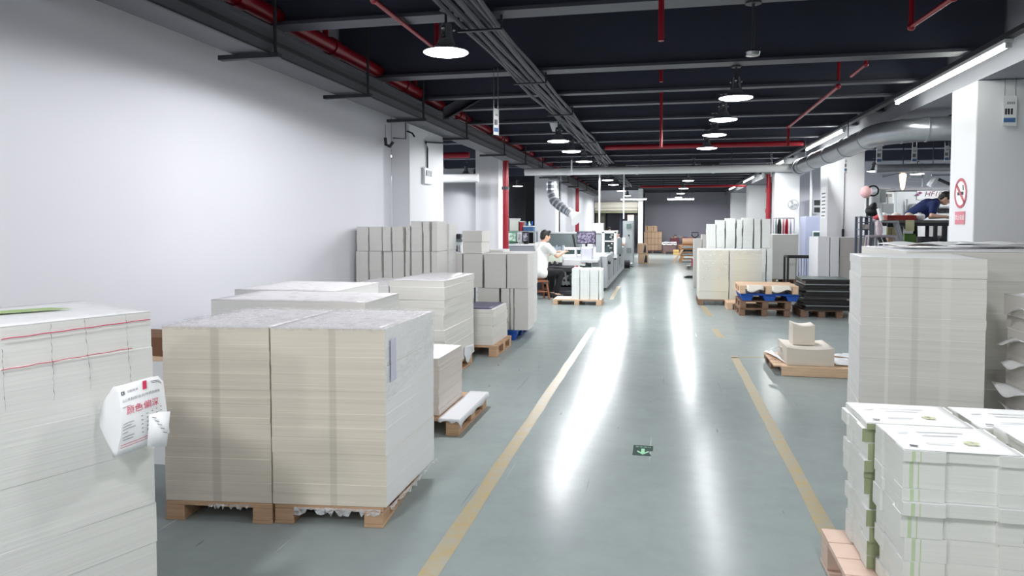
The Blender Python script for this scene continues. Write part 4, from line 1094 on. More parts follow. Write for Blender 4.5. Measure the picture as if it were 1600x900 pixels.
# ---- wrapped stack on the right of the aisle
EH = paper('paper_edge_yellowed', (226, 225, 214), .06, 120., [(.42, .2, (232, 226, 200), .5)])
EH2 = paper('paper_edge_yellowed_right', (224, 222, 211), .06, 120., [(.2, .16, (232, 226, 198), .45)])
p = fl(1092, 473); X0 = .66; Y0 = 13.55
xm = atY(1139.3, 430, Y0).x; xr = atY(1190, 430, Y0).x
make_pallet(xr - X0 + .02, .9, 'wooden pallet under the film wrapped pair right of the aisle', WOODB, .105, loc=(X0 - .01, Y0 - .01, 0))
for k, (a, b, e, lab_) in enumerate(((X0, xm - .008, EH, 'left of the two film wrapped white stacks right of the aisle'), (xm + .008, xr, EH2, 'right of the two film wrapped white stacks, behind the pallet pile'))):
    t = paper_stack(lab_, Q(a, b, Y0, Y0 + .85), .108, 1.02, e, SHEETW, 5, .003, .006)
    rows = [[Vector((a - .004 + (b - a + .008) * i / 14, Y0 - .012 - R.uniform(0, .006), 1.03 - (.62 if k == 0 else .1) * j / 10 * (1 - .25 * i / 14))) for i in range(15)] for j in range(11)]
    MB().grid(rows).build('stretch_wrap', FILM2, t, True)
# white bundles behind it
gi = 'tall white bundles right of the aisle'
Yi = 16.0
make_pallet(1.6, .9, 'wooden pallet under the tall white bundles', WOODB, .11, loc=(.95, 15.95, 0))
cols2 = [(1105.5, 1119, 350), (1119.5, 1133, 344), (1134, 1149, 341), (1151, 1160, 343), (1161, 1177, 340.5), (1179, 1189.3, 341.5), (1191, 1204.5, 342)]
for i, (a, b, y) in enumerate(cols2):
    xa, xb = atY(a, 360, Yi).x, atY(b, 360, Yi).x; zt = atY(a, y, Yi).z; zm = .99
    bundle(f'white bundle in the lower layer of the tall pile, {ordinal(i)} from the aisle', xa, xb - .01, Yi, Yi + .5, .112, zm, PE_GR, gi, lifts=4, amp=.006)
    bundle(f'white bundle in the upper layer of the tall pile, {ordinal(i)} from the aisle', xa + .004, xb - .006, Yi, Yi + .5, zm + .003, zt, PE_GR, gi, lifts=4, amp=.006, lean=R.uniform(-.01, .01))
xa, xb = atY(1188, 420, 15.4).x, atY(1206.5, 420, 15.4).x
for i, (a, b) in enumerate(((xa - .02, (xa + xb) / 2 - .01), ((xa + xb) / 2 + .01, xb))):
    for k, (z0, z1) in enumerate(((.004, .5), (.503, .985))):
        bundle(f'white bundle beside the wrapped pair at right, {"upper" if k else "lower"} {"right" if i else "left"}', a, b, 15.4, 15.9, z0, z1, PE_GR, gi, lifts=3, amp=.005)
for k, (a, b, y) in enumerate(((1085, 1097, 373.5), (1097.5, 1105, 367))):
    bundle(['lower grey stack at the aisle, left of the tall white bundles', 'taller grey stack at the aisle, touching the tall white bundles'][k], atY(a, 380, 17.2).x, atY(b, 380, 17.2).x, 17.2, 17.9, .004, atY(a, y, 17.2).z, PE_G2, 'grey stacks behind the white bundles', 'paper_stack', 4, .004, cat='paper stack')
# grey stack farther back and the one before the second column
xa, xb = atY(1207.5, 400, 18.9).x, atY(1247.5, 400, 18.9).x
make_pallet(xb - xa, .8, 'wooden pallet under the grey stack before the clothes rail', WOODB, .11, loc=(xa, 18.95, 0))
paper_stack('square grey board stack in front of the clothes rail', Q(xa, xb, 18.95, 19.7), .112, 1.235, PE_G2, SHEETW, 4, .004, .004)
EKW = paper('paper_edge_bluish', (232, 234, 238), .04)
for k, (a, b, mt, lab_) in enumerate(((1278, 1296.5, EKW, 'white stack left of the second right column'), (1297.5, 1311, EKW, 'narrow bright white stack before the second right column'), (1312, 1371, PE_G2, 'wide grey board stack before the second right column'))):
    xa, xb = atY(a, 400, 13.8).x, atY(b, 400, 13.8).x
    paper_stack(lab_, Q(xa, xb - .008, 13.8 - .02 * (k == 1), 14.6), .112, 1.262 - .004 * k, mt, SHEETW, 3, .003, .004)
xa, xb = atY(1278, 400, 13.8).x, atY(1371, 400, 13.8).x
make_pallet(xb - xa, .8, 'wooden pallet under the stacks before the second right column', loc=(xa, 13.82, 0))

# ---- pile of pallets at the edge of the aisle
x0 = atY(1155, 480, 12.1).x; x1 = atY(1235, 480, 12.1).x
make_pallet(x1 - x0, .8, 'lowest brown wooden pallet of the mixed pallet pile', WOODB, .125, loc=(x0, 12.1, 0))
make_pallet(x1 - x0, .8, 'second brown wooden pallet of the mixed pallet pile, under the blue one', WOODB, .125, loc=(x0 + .01, 12.08, .1265))
make_pallet(.5, .55, 'light wooden pallet poking out left behind the mixed pallet pile', WOODL, .12, runs=2, loc=(x0 - .12, 12.92, 0))
bl = make_blue_pallet(.9, .8, 'blue plastic pallet in the middle of the mixed pallet pile', .12); bl.location = (x0 + .015, 12.05, .2535)
make_pallet(.9, .85, 'light pine pallet on top of the mixed pallet pile', WOODL, .13, loc=(x0 - .01, 11.98, .375))
for k, (a, b) in enumerate(((.1, .36), (.48, .78))):
    x = x0 + a; rows = [[Vector((x + (b - a) * u, 11.965 - .012 * j - .01 * math.sin(u * 5), .5075 - (.02 * j if j > 0 else 0) - .006 * math.sin(u * 6) * j)) for u in [i / 8 for i in range(9)]] for j in range(5)]
    rows.insert(0, [Vector((p.x, 12.1, .5075)) for p in rows[0]])
    tag(MB().grid(rows).build('cloth', SHEETC, None, True, solid=.002), ['cream cloth over the top pallet, left one', 'cream cloth over the top pallet, right one'][k], 'cloth', 'cloths on the top pallet')
# ---- black boards on a pallet
xa = atY(1251, 490, 12.1).x; xb = atY(1317, 490, 12.1).x
make_pallet(xb - xa, .8, 'brown wooden pallet under the heap of black boards', WOODB, .12, loc=(xa, 12.1, 0))
make_pallet(.34, .56, 'brown wooden pallet half hidden right of the black boards', WOODB, .12, runs=2, loc=(xb + .18, 11.95, 0))
BB = simple('black_board', (40, 36, 36), .35, var=.25); BT = printed('glassy_top', (92, 108, 106), (190, 200, 198), .9, 3.)
z = .122; nb = 13
for i in range(nb):
    h = R.uniform(.028, .048); w = R.uniform(.69, .74); dx = R.uniform(-.02, .05); a = R.uniform(-.05, .05)
    m = MB(); x = xa + .012 + dx; y = 12.08 + R.uniform(-.04, .04)
    m.box(x, y, z + .001, x + w, y + .72, z + h - .002, 0, rz=a)
    m.box(x + .01, y + .01, z + h - .0021, x + w - .01, y + .71, z + h - .001, 1, rz=a, c=((2 * x + w) / 2, y + .36))
    t = thing('black_board', f'black board in the heap beside the pallet pile, {ordinal(i)} from the floor' if i < nb - 1 else 'topmost black board of the heap, grey and shiny on top', 'board', (x, y, z), 'black boards heaped on a pallet')
    m1 = MB(); m1.box(x, y, z + .001, x + w, y + .72, z + h - (.0112 if i % 3 == 1 else .004), rz=a); m1.build('core', BB, t)
    m2 = MB(); m2.box(x - .004, y - .008, z + h - (.011 if i % 3 == 1 else .0038), x + w - .01, y + .71, z + h - .0012, rz=a, c=(x + w / 2, y + .36)); m2.build('face', BT if i == nb - 1 else (GREYM if i % 3 == 1 else BB), t)
    z += h
for k in range(6):
    x = xb + .2; zz = .122 + k * .055
    t = MB().box(x + R.uniform(-.02, .02), 11.97, zz + .001, x + .3, 12.48, zz + .05, rz=R.uniform(-.02, .02)).build('black_board', BB)
    tag(t, f'black board in the second heap at right, {ordinal(k)} from the floor', 'board', 'black boards heaped on a pallet')
# black barred trolley
p = atY(1233, 402, 14.6); q = atY(1279, 402, 14.6); zt = p.z
t = thing('cage_trolley', 'black tube frame trolley standing behind the black boards', 'trolley', (p.x, 14.72, 0))
for x in (p.x, q.x + .1):
    for y in (14.72, 15.12): MB().tube([(x, y, .09), (x, y, zt)], .022, 8).build('post', BLACK, t)
    MB().tube([(x, 14.72, zt), (x, 15.12, zt)], .022, 8).build('side_rail', BLACK, t)
for y in (14.72, 15.12): MB().tube([(p.x, y, zt), (q.x + .1, y, zt)], .022, 8).build('top_rail', BLACK, t)
for k in range(9): MB().tube([(p.x + .22 + .05 * k, 15.12, .2), (p.x + .22 + .05 * k, 15.12, zt)], .006, 5).build('bar', DARK, t)
MB().box(p.x, 14.72, .1, q.x + .1, 15.12, .14).build('deck', DARK, t)
for x in (p.x + .03, q.x + .07):
    for y in (14.77, 15.07): MB().tube([(x - .015, y, .05), (x + .015, y, .05)], .048, 12).build('wheel', BLACK, t)
# flat black fork on the floor
p = fl(1069, 434.5)
t = thing('jack_fork', 'flat black pallet truck fork lying on the floor left of the wrapped pair', 'fork', (p.x, p.y, 0))
MB().extr([(0, .015), (.07, .0), (.45, .0), (.45, .07), (.1, .065), (0, .03)], (p.x, p.y, .002), (1, 0, 0), (0, 0, 1), -.16).build('tine', BLACK, t, bevel=.006)
MB().tube([(p.x + .08, p.y + .03, .03), (p.x + .08, p.y + .13, .03)], .028, 10).build('roller', DARK, t)
# ------------------------------------------------------------------ people
def cap(m, a, b, ra, rb, n=14):
    a, b = Vector(a), Vector(b); d = (b - a); L = d.length
    if L < 1e-5: return m.ball(a, ra, 8)
    d /= L; pts = []; rs = []
    for k in range(5): t = k / 4 * PI / 2; pts.append(a - d * ra * math.cos(t)); rs.append(max(ra * math.sin(t), ra * .03))
    for k in range(5): t = k / 4 * PI / 2; pts.append(b + d * rb * math.sin(t)); rs.append(max(rb * math.cos(t), rb * .03))
    m.tube(pts, rs, n)
def fuse(m, name, mat, parent, vox, smooth=4):
    o = m.build(name + '_raw', mat, parent)
    r = o.modifiers.new('r', 'REMESH'); r.mode = 'VOXEL'; r.voxel_size = vox
    s = o.modifiers.new('s', 'SMOOTH'); s.iterations = smooth; s.factor = .5
    bpy.context.view_layer.update()
    me = bpy.data.meshes.new_from_object(o.evaluated_get(bpy.context.evaluated_depsgraph_get()))
    me.name = name
    old = o.data; bpy.data.objects.remove(o); bpy.data.meshes.remove(old)
    me.materials.clear(); me.materials.append(mat)
    for p in me.polygons: p.use_smooth = True
    ob = bpy.data.objects.new(name, me); col.objects.link(ob); ob.parent = parent
    return ob
def person(label, loc, yaw, J, shirt, trousers, shoes, hand_curl=.5, legs=True, group=None):
    t = thing('person', label, 'person', loc, group)
    M = Matrix.Translation(loc) @ Matrix.Rotation(yaw, 4, 'Z')
    W = {k: M @ Vector(v) for k, v in J.items()}
    R3 = M.to_3x3()
    hf = (R3 @ Vector(J['look'])).normalized(); hu = (R3 @ Vector(J.get('crown', (0, 0, 1)))).normalized(); hl = hu.cross(hf).normalized(); hu = hf.cross(hl)
    HM = Matrix((hf, hl, hu)).transposed()
    hc = W['head']
    def hp(x, y, z): return hc + HM @ Vector((x, y, z))
    b = MB()
    b.ball(hc, (.098, .078, .112), 12, M=HM); b.ball(hp(.03, 0, -.055), (.062, .058, .062), 10, M=HM)          # skull, jaw
    cap(b, hp(.085, 0, .02), hp(.103, 0, -.018), .009, .015)                                                    # nose
    for s in (-1, 1): b.ball(hp(-.008, s * .079, -.01), (.022, .009, .032), 8, M=HM)                             # ears
    cap(b, hp(.082, -.02, -.058), hp(.082, .02, -.058), .009, .009)                                              # lips
    cap(b, W['neck'], hp(-.015, 0, -.06), .056, .052)
    cap(b, W['pelvis'], W['chest'], .12, .13)
    cap(b, W['chest'], W['neck'], .12, .06)
    for s in 'lr':
        cap(b, W['chest'], W['sh_' + s], .1, .058)
        cap(b, W['sh_' + s], W['el_' + s], .05, .04); cap(b, W['el_' + s], W['wr_' + s], .041, .027)
        hd = (W['wr_' + s] - W['el_' + s]).normalized(); up = Vector((0, 0, 1)); sd = hd.cross(up).normalized(); dn = sd.cross(hd).normalized()
        if dn.z > 0: dn = -dn
        palm = W['wr_' + s] + hd * .075
        for q in (-.5, .5): cap(b, W['wr_' + s] + sd * q * .03, palm + sd * q * .05, .02, .018)
        for i, (off, L) in enumerate(((-.036, .066), (-.012, .078), (.012, .074), (.036, .058))):
            k0 = palm + sd * off; k1 = k0 + (hd * .9 + dn * hand_curl * .6).normalized() * L * .5; k2 = k1 + (hd * .7 + dn * hand_curl * 1.3).normalized() * L * .5
            cap(b, k0, k1, .0098, .009, 8); cap(b, k1, k2, .009, .0078, 8)
        sg = -1 if s == 'l' else 1
        th = W['wr_' + s] + hd * .03 - sd * .026 * sg; t1_ = th + (hd * .7 - sd * .6 * sg + dn * .3).normalized() * .045; cap(b, th, t1_, .012, .011, 8); cap(b, t1_, t1_ + (hd + dn * .4).normalized() * .03, .0105, .009, 8)
        cap(b, W['pelvis'], W['hip_' + s], .11, .09)
        cap(b, W['hip_' + s], W['kn_' + s], .08, .055); cap(b, W['kn_' + s], W['an_' + s], .053, .036)
        cap(b, W['an_' + s], W['toe_' + s], .036, .03)
    body = fuse(b, 'body', SKIN, t, .0075)
    # face
    for s in (-1, 1):
        MB().ball(hp(.086, s * .03, .012), (.008, .014, .008), 8, M=HM).build('eye', simple('eye_dark', (40, 34, 34), .3) if 'eye_dark' not in MATS else MATS['eye_dark'], t, True)
        m = MB(); cap(m, hp(.089, s * .016, .033), hp(.08, s * .046, .035), .005, .004, 8); m.build('eyebrow', HAIR, t, True)
    m = MB(); cap(m, hp(.0905, -.02, -.058), hp(.0905, .02, -.058), .004, .004, 8); m.build('mouth', simple('lip', (170, 96, 92), .5) if 'lip' not in MATS else MATS['lip'], t, True)
    h = MB(); h.ball(hp(-.014, 0, .022), (.103, .086, .106), 12, M=HM); h.ball(hp(-.05, 0, -.03), (.06, .072, .07), 10, M=HM); cap(h, hp(.055, -.04, .095), hp(.055, .04, .095), .03, .03)
    fuse(h, 'hair', HAIR, t, .008, 2)
    s_ = MB()
    cap(s_, W['pelvis'] + (W['chest'] - W['pelvis']) * .06, W['chest'], .15, .15); cap(s_, W['chest'], W['neck'] - (W['neck'] - W['chest']) * .15, .14, .075)
    for s in 'lr':
        cap(s_, W['chest'], W['sh_' + s], .115, .078); e = W['sh_' + s].lerp(W['el_' + s], .62); cap(s_, W['sh_' + s], e, .075, .066)
        cap(s_, W['pelvis'], W['hip_' + s], .14, .115)
    fuse(s_, 'shirt', shirt, t, .012, 5)
    p_ = MB()
    for s in 'lr':
        cap(p_, W['pelvis'], W['hip_' + s], .13, .108); cap(p_, W['hip_' + s], W['kn_' + s], .1, .073)
        e = W['kn_' + s].lerp(W['an_' + s], .88); cap(p_, W['kn_' + s], e, .072, .056)
    fuse(p_, 'trousers', trousers, t, .012, 4)
    for s in 'lr':
        m = MB(); a_, e_ = W['an_' + s], W['toe_' + s]; dd = (e_ - a_); dd.z = 0; dd.normalize()
        z0 = min(a_.z, e_.z) - .06
        cap(m, Vector((a_.x, a_.y, e_.z)) - dd * .04, e_, .043, .045)
        cap(m, Vector((a_.x, a_.y, e_.z + .02)) - dd * .03, Vector((a_.x, a_.y, e_.z + .01)) + dd * .06, .045, .045)
        fuse(m, 'shoe', shoes, t, .009, 3)
    return t
# seated worker
PX, PY = -2.40, 13.97
SEAT = dict(pelvis=(0, 0, .535), chest=(.05, 0, .91), neck=(.075, 0, 1.13), head=(.12, -.02, 1.262), look=(.95, -.12, -.22), crown=(.2, 0, 1),
    sh_l=(.06, .185, 1.06), sh_r=(.06, -.185, 1.06), el_l=(.27, .22, .87), el_r=(.26, -.235, .86), wr_l=(.47, .12, .93), wr_r=(.47, -.15, .93),
    hip_l=(.02, .09, .53), hip_r=(.02, -.09, .53), kn_l=(.40, .16, .53), kn_r=(.42, -.12, .52), an_l=(.36, .15, .1), an_r=(.30, -.14, .1), toe_l=(.48, .17, .046), toe_r=(.41, -.19, .046))
person('person in a white t-shirt and black trousers sitting on a stool at the machine', (PX, PY, 0), math.radians(40), SEAT, TSHIRT, TROUS, BLACK)
t = thing('stool', 'brown wooden stool under the seated person in white', 'stool', (PX, PY, 0))
MB().box(-.17, -.17, .405, .17, .17, .43).build('seat', STOOLW, t, bevel=.01) if False else None
Mst = Matrix.Translation((PX, PY, 0)) @ Matrix.Rotation(math.radians(28), 4, 'Z')
def mbx(name, mat, M, x0, y0, z0, x1, y1, z1, par, bevel=.004):
    m = MB().box(x0, y0, z0, x1, y1, z1); m.v = [M @ p for p in m.v]; return m.build(name, mat, par, bevel=bevel)
mbx('seat', STOOLW, Mst, -.2, -.17, .35, .12, .17, .385, t)
for sx in (-1, 1):
    for sy in (-1, 1):
        m = MB(); m.tube([Mst @ Vector((-.03 + sx * .13, sy * .13, .351)), Mst @ Vector((-.03 + sx * .18, sy * .165, .002))], .021, 6); m.build('leg', STOOLW, t)
for sy in (-1, 1):
    m = MB(); m.tube([Mst @ Vector((-.19, sy * .15, .16)), Mst @ Vector((.13, sy * .15, .16))], .013, 6); m.build('stretcher', STOOLW, t)
    m = MB(); m.tube([Mst @ Vector((-.03 + sy * .16, -.15, .2)), Mst @ Vector((-.03 + sy * .16, .15, .2))], .013, 6); m.build('stretcher', STOOLW, t)

# ------------------------------------------------------------------ the long folding machine on the left of the aisle
GX = -1.22
t = thing('folder_gluer_machine', 'long grey folding machine running along the left of the aisle', 'machine', (GX - .6, 15.2, 0))
MACH = t
SIDEM = simple('machine_side_panel', (172, 176, 182), .4, .1, var=.05)
box('base_panel', SIDEM, GX - .12, 16.0, .06, GX, 23.3, .78, t, .01)
box('plinth', DARK, GX - .2, 15.9, .002, GX - .05, 23.3, .058, t)
box('rear_side_panel', GREYM, GX - 1.5, 15.6, .06, GX - 1.38, 23.3, .9, t)
box('bed', LIGHTM, GX - 1.37, 15.6, .72, GX - .13, 23.3, .78, t)
for k in range(4): box('access_cover', GREYM, GX + .001, 16.5 + 1.6 * k, .2, GX + .014, 17.7 + 1.6 * k, .68, t, .004)
for k in range(3): MB().tube([(GX, 16.3 + 2 * k, .62), (GX + .06, 16.3 + 2 * k, .62)], .035, 10).build('knob', BLACK, t, True)
# back hood, long green grey wall behind the worker
a = atY(846, 365, 18.5); b = atY(906, 390, 18.5)
box('hood', GREENGREY, a.x, 18.5, .5, b.x, 19.0, a.z, t, .015)
box('hood_top', LIGHTM, a.x - .02, 18.48, a.z + .001, b.x + .02, 19.02, a.z + .04, t)
m = MB(); c = atY(897, 366, 18.49); m.tube([atY(895, 367, 18.48), atY(897, 374, 18.47), atY(899, 388, 18.47)], .02, 6); m.build('hood_cable', BLACK, t)
# feeder frame: white beams with a dark window
fy = 15.7
def pxbox(name, mat, x0, y0, x1, y1, Y, dep, par, bevel=.004):
    a = atY(x0, y1, Y); b = atY(x1, y0, Y); return box(name, mat, a.x, Y, a.z, b.x, Y + dep, b.z, par, bevel)
pxbox('feeder_beam', WHITEM, 879, 386.5, 907, 390.5, fy, .12, t)
pxbox('feeder_beam', WHITEM, 879, 400, 907, 404, fy, .12, t)
pxbox('feeder_post', WHITEM, 878, 384, 881.5, 421, fy - .02, .1, t)
pxbox('feeder_post', WHITEM, 897.5, 387, 901, 412, fy - .02, .1, t)
pxbox('window_panel', simple('machine_window', (62, 84, 82), .2), 881.5, 391, 897.5, 397, fy + .05, .02, t)
pxbox('window_panel', MATS['machine_window'], 902, 391, 907, 397, fy + .05, .02, t)
pxbox('infeed_table', WHITEM, 880, 406, 914, 415, fy - .3, .5, t)
pxbox('end_cover', simple('cover_lilac_white', (214, 216, 228), .4), 907.5, 386, 925, 407, fy - .25, .4, t, .03)
pxbox('lower_cover', LIGHTM, 907, 406.5, 934, 410, fy - .35, .6, t)
pxbox('lower_window', MATS['machine_window'], 907, 411, 924, 417.5, fy - .1, .03, t)
pxbox('lower_side', GREYM, 925, 409, 937, 420, fy - .15, .4, t)
# feeder head in front of the worker
hd_ = pxbox('feeder_head', simple('feeder_cream', (222, 230, 214), .45), 855, 397, 876, 411, 14.75, .3, t, .02)
for k in range(6): pxbox('feed_roller', DARK if k % 2 else ALU, 853 + 4 * k, 408 + (k % 3), 856 + 4 * k, 413 + (k % 2) * 2, 14.7, .08, t, .01)
for k in range(5): MB().tube([atY(859 + 5 * k, 397, 14.9), atY(860 + 5 * k, 383 + (k % 2) * 2, 14.9)], .018, 8).build('separator_rod', simple('rod_blue_grey', (172, 186, 206), .3, .4) if 'rod_blue_grey' not in MATS else MATS['rod_blue_grey'], t)
pxbox('feeder_bed', DARK, 851, 418, 893, 424, 14.9, .8, t)
for k in range(7): MB().tube([atY(853 + 6 * k, 424, 15.0), atY(856 + 6 * k, 446, 15.0)], .022, 6).build('frame_strut', [DARK, GREENGREY, ALU][k % 3], t)
pxbox('lower_beam', GREENGREY, 846, 440, 892, 444, 15.0, .5, t)
pxbox('lower_beam', DARK, 838, 449, 893, 455, 15.0, .5, t)
pxbox('foot_plate', DARK, 842, 456, 893, 460.0, 14.6, 1.2, t)
MB().box(GX - 1.45, 14.9, .002, GX - 1.3, 16.0, .4).build('support_leg', DARK, t)
MB().box(GX - .62, 14.9, .002, GX - .5, 16.0, .6).build('support_leg', DARK, t)
pk = thing('pink_parts_tray', 'pink tray of parts at the machine infeed', 'tray', tuple(atY(898, 418, 14.75)))
a = atY(896, 420, 14.75); b = atY(904, 415.5, 14.75)
PKM = simple('pink_plastic', (226, 130, 140), .5)
box('tray', PKM, a.x, 14.75, a.z, b.x, 14.86, a.z + .03, pk, .008)
for k in range(3): MB().ball((a.x + .03 + .04 * k, 14.8, a.z + .045), .018, 6).build('part', [PKM, REDP, SHEETW][k], pk, True)
# white window cabinets on the machine
wy = 18.0
for (x0, y0, x1, y1, nm, mt, yy_, dp) in ((940, 362, 944.5, 400, 'gantry_post', WHITEM, wy, .3), (959, 362, 963.5, 400, 'gantry_post', WHITEM, wy, .3), (930, 360.5, 964, 364.5, 'gantry_top', WHITEM, wy, .5), (940, 399, 964, 403, 'gantry_sill', WHITEM, wy, .3), (944, 376, 959, 378, 'gantry_bar', WHITEM, wy + .05, .1), (944.5, 364.5, 959, 399, 'gantry_window', MATS['machine_window'], wy + .2, .02), (931, 366, 939.5, 398, 'louvre_panel', GREYM, wy + .02, .2), (964, 372, 971, 397, 'side_cabinet', GREENGREY, 19.5, .4)):
    pxbox(nm, mt, x0, y0, x1, y1, yy_, dp, t)
for k in range(9):
    x = 946 + R.uniform(0, 10); y = 366 + 3.4 * k
    pxbox('inner_part', [WHITEM, LIGHTM, ALU, DARK][k % 4], x, y, x + R.uniform(2, 5), y + 2.2, wy + .12, .06, t, .006)
for k in range(5): pxbox('roller_stand', [LIGHTM, ALU, GREYM][k % 3], 940 + 6 * k, 403 + (k % 2) * 2, 944 + 6 * k, 420 - k * 1.5, 17.4 + .7 * k, .4, t, .01)
for k in range(4): pxbox('cross_bar', ALU, 924 + 8 * k, 404 - k, 936 + 8 * k, 406 - k, 17.0 + .8 * k, .1, t)
# monitor on an arm
a = atY(901, 381, 15.6); b = atY(931, 361.5, 15.6)
mon = thing('monitor', 'black framed monitor above the machine showing a purple camera picture', 'monitor', (a.x, 15.6, a.z))
box('housing', BLACK, a.x, 15.6, a.z, b.x, 15.64, b.z, mon, .006)
def screen_mat(name, base, alt, sc_, st):
    m, t_, bs = nt(name)
    tc = N(t_, 'ShaderNodeTexCoord'); v = N(t_, 'ShaderNodeTexNoise', Scale=sc_, Detail=6., Roughness=.8); t_.links.new(tc.outputs['Object'], v.inputs['Vector'])
    r = N(t_, 'ShaderNodeMapRange'); r.inputs[1].default_value = .46; r.inputs[2].default_value = .56; t_.links.new(v.outputs['Fac'], r.inputs[0])
    mx = N(t_, 'ShaderNodeMix', data_type='RGBA'); mx.inputs[6].default_value = (*lin(base), 1); mx.inputs[7].default_value = (*lin(alt), 1)
    t_.links.new(r.outputs[0], mx.inputs[0]); t_.links.new(mx.outputs[2], bs.inputs['Emission Color']); bs.inputs['Emission Strength'].default_value = st
    bs.inputs['Base Color'].default_value = (.02, .02, .03, 1); bs.inputs['Roughness'].default_value = .2
    return m
SCR = screen_mat('screen_purple', (70, 58, 92), (176, 170, 196), 16., 1.)
box('screen', SCR, a.x + .02, 15.592, a.z + .02, b.x - .02, 15.5985, b.z - .02, mon)
MB().tube([((a.x + b.x) / 2, 15.63, a.z), ((a.x + b.x) / 2, 15.63, a.z - .06)], .025, 8).build('arm', BLACK, mon)
# tall control cabinet
a = atY(972.5, 417, 25.0); b = atY(990, 345, 25.0)
cb = thing('control_cabinet', 'tall grey control cabinet at the far end of the machine', 'cabinet', (a.x, 25, 0))
box('body', CABINET, a.x, 25.0, .04, b.x, 25.7, b.z, cb, .01)
box('plinth', DARK, a.x + .02, 25.02, .002, b.x - .02, 25.68, .038, cb)
box('door', simple('cabinet_door', (156, 163, 166), .4), a.x + .02, 24.985, .08, b.x - .03, 24.998, b.z - .04, cb, .004)
pxbox('display', simple('display_dark', (88, 108, 104), .25), 979, 350, 986.5, 357, 24.95, .03, cb)
pxbox('vent_grille', GREENGREY, 979, 387.5, 986.5, 395, 24.96, .02, cb)
pxbox('lock', BLACK, 981.5, 366.5, 983.5, 369, 24.94, .04, cb)
tp_ = thing('carton_box', 'pale pink carton on top of the tall grey control cabinet', 'box', (a.x, 25.1, b.z))
box('body', PINK, a.x + .16, 25.1, b.z + .002, b.x, 25.5, b.z + .2, tp_, .006)
box('tape', CARTON, a.x + .16, 25.095, b.z + .2005, b.x, 25.3, b.z + .21, tp_)
p = fl(979, 420)
mo = thing('motor', 'small dark motor on the floor in front of the control cabinet', 'motor', (p.x, 24.2, 0))
MB().tube([(p.x - .14, 24.3, .17), (p.x + .1, 24.3, .17)], .11, 14).build('housing', DARK, mo, True)
box('foot', BLACK, p.x - .12, 24.2, .002, p.x + .1, 24.4, .06, mo); MB().tube([(p.x + .1, 24.3, .17), (p.x + .18, 24.3, .17)], .03, 8).build('shaft', ALU, mo)
# two more workers behind the machine
STAND = dict(pelvis=(0, 0, .9), chest=(.03, 0, 1.22), neck=(.04, 0, 1.43), head=(.07, 0, 1.56), look=(1, 0, -.15), crown=(.1, 0, 1), sh_l=(.03, .18, 1.38), sh_r=(.03, -.18, 1.38), el_l=(.12, .23, 1.12), el_r=(.12, -.23, 1.12), wr_l=(.34, .16, 1.05), wr_r=(.34, -.16, 1.05), hip_l=(0, .09, .88), hip_r=(0, -.09, .88), kn_l=(.03, .1, .48), kn_r=(.03, -.1, .48), an_l=(0, .1, .09), an_r=(0, -.1, .09), toe_l=(.14, .12, .046), toe_r=(.14, -.12, .046))
p = atY(950, 357, 27.0)
s_ = dict(STAND); 
def lower(J, dz): return {k: ((v[0], v[1], v[2] - dz) if k[:2] in ('pe', 'ch', 'ne', 'he', 'sh', 'el', 'wr', 'hi') else v) for k, v in J.items()}
PINKS = simple('pink_cotton', (226, 196, 184), .85)
SIT = {k: v for k, v in SEAT.items()}
person('person with brown hair in a pale pink shirt sitting behind the machine', (p.x, 27.0, .0), math.radians(-60), SIT, PINKS, TROUS, BLACK)
box_s = thing('stool', 'plain stool under the person in the pale pink shirt', 'stool', (p.x, 27.0, 0))
box('seat', STOOLW, p.x - .15, 26.85, .355, p.x + .15, 27.15, .385, box_s, .006)
for sx in (-1, 1):
    for sy in (-1, 1): MB().tube([(p.x + sx * .12, 27 + sy * .12, .356), (p.x + sx * .14, 27 + sy * .14, .002)], .02, 6).build('leg', STOOLW, box_s)
p = atY(966, 364, 23.9)
person('person with black hair in a white shirt left of the control cabinet', (p.x, 23.9, -.0), math.radians(-95), {k: ((v[0], v[1], v[2] * .93) if isinstance(v, tuple) and k not in ('look', 'crown') else v) for k, v in SEAT.items()}, TSHIRT, TROUS, BLACK)
box_s = thing('stool', 'plain stool under the person left of the control cabinet', 'stool', (p.x, 23.9, 0))
box('seat', STOOLW, p.x - .16, 23.74, .32, p.x + .16, 24.06, .345, box_s, .006)
for sx in (-1, 1):
    for sy in (-1, 1): MB().tube([(p.x + sx * .12, 23.9 + sy * .12, .321), (p.x + sx * .14, 23.9 + sy * .14, .002)], .02, 6).build('leg', STOOLW, box_s)
# grey boxes on the machine far side
a = atY(924, 360, 22.5)
g = thing('grey_box', 'light grey metal box behind the monitor above the machine', 'box', (a.x, 22.5, 0))
pxbox('body', LIGHTM, 924.5, 348.5, 942, 361, 22.5, .5, g, .02)
a = atY(925, 361, 22.5); b = atY(942, 361, 22.5)
for x in (a.x + .02, b.x - .08): box('leg', GREYM, x, 22.55, .782, x + .06, 22.9, a.z, g)

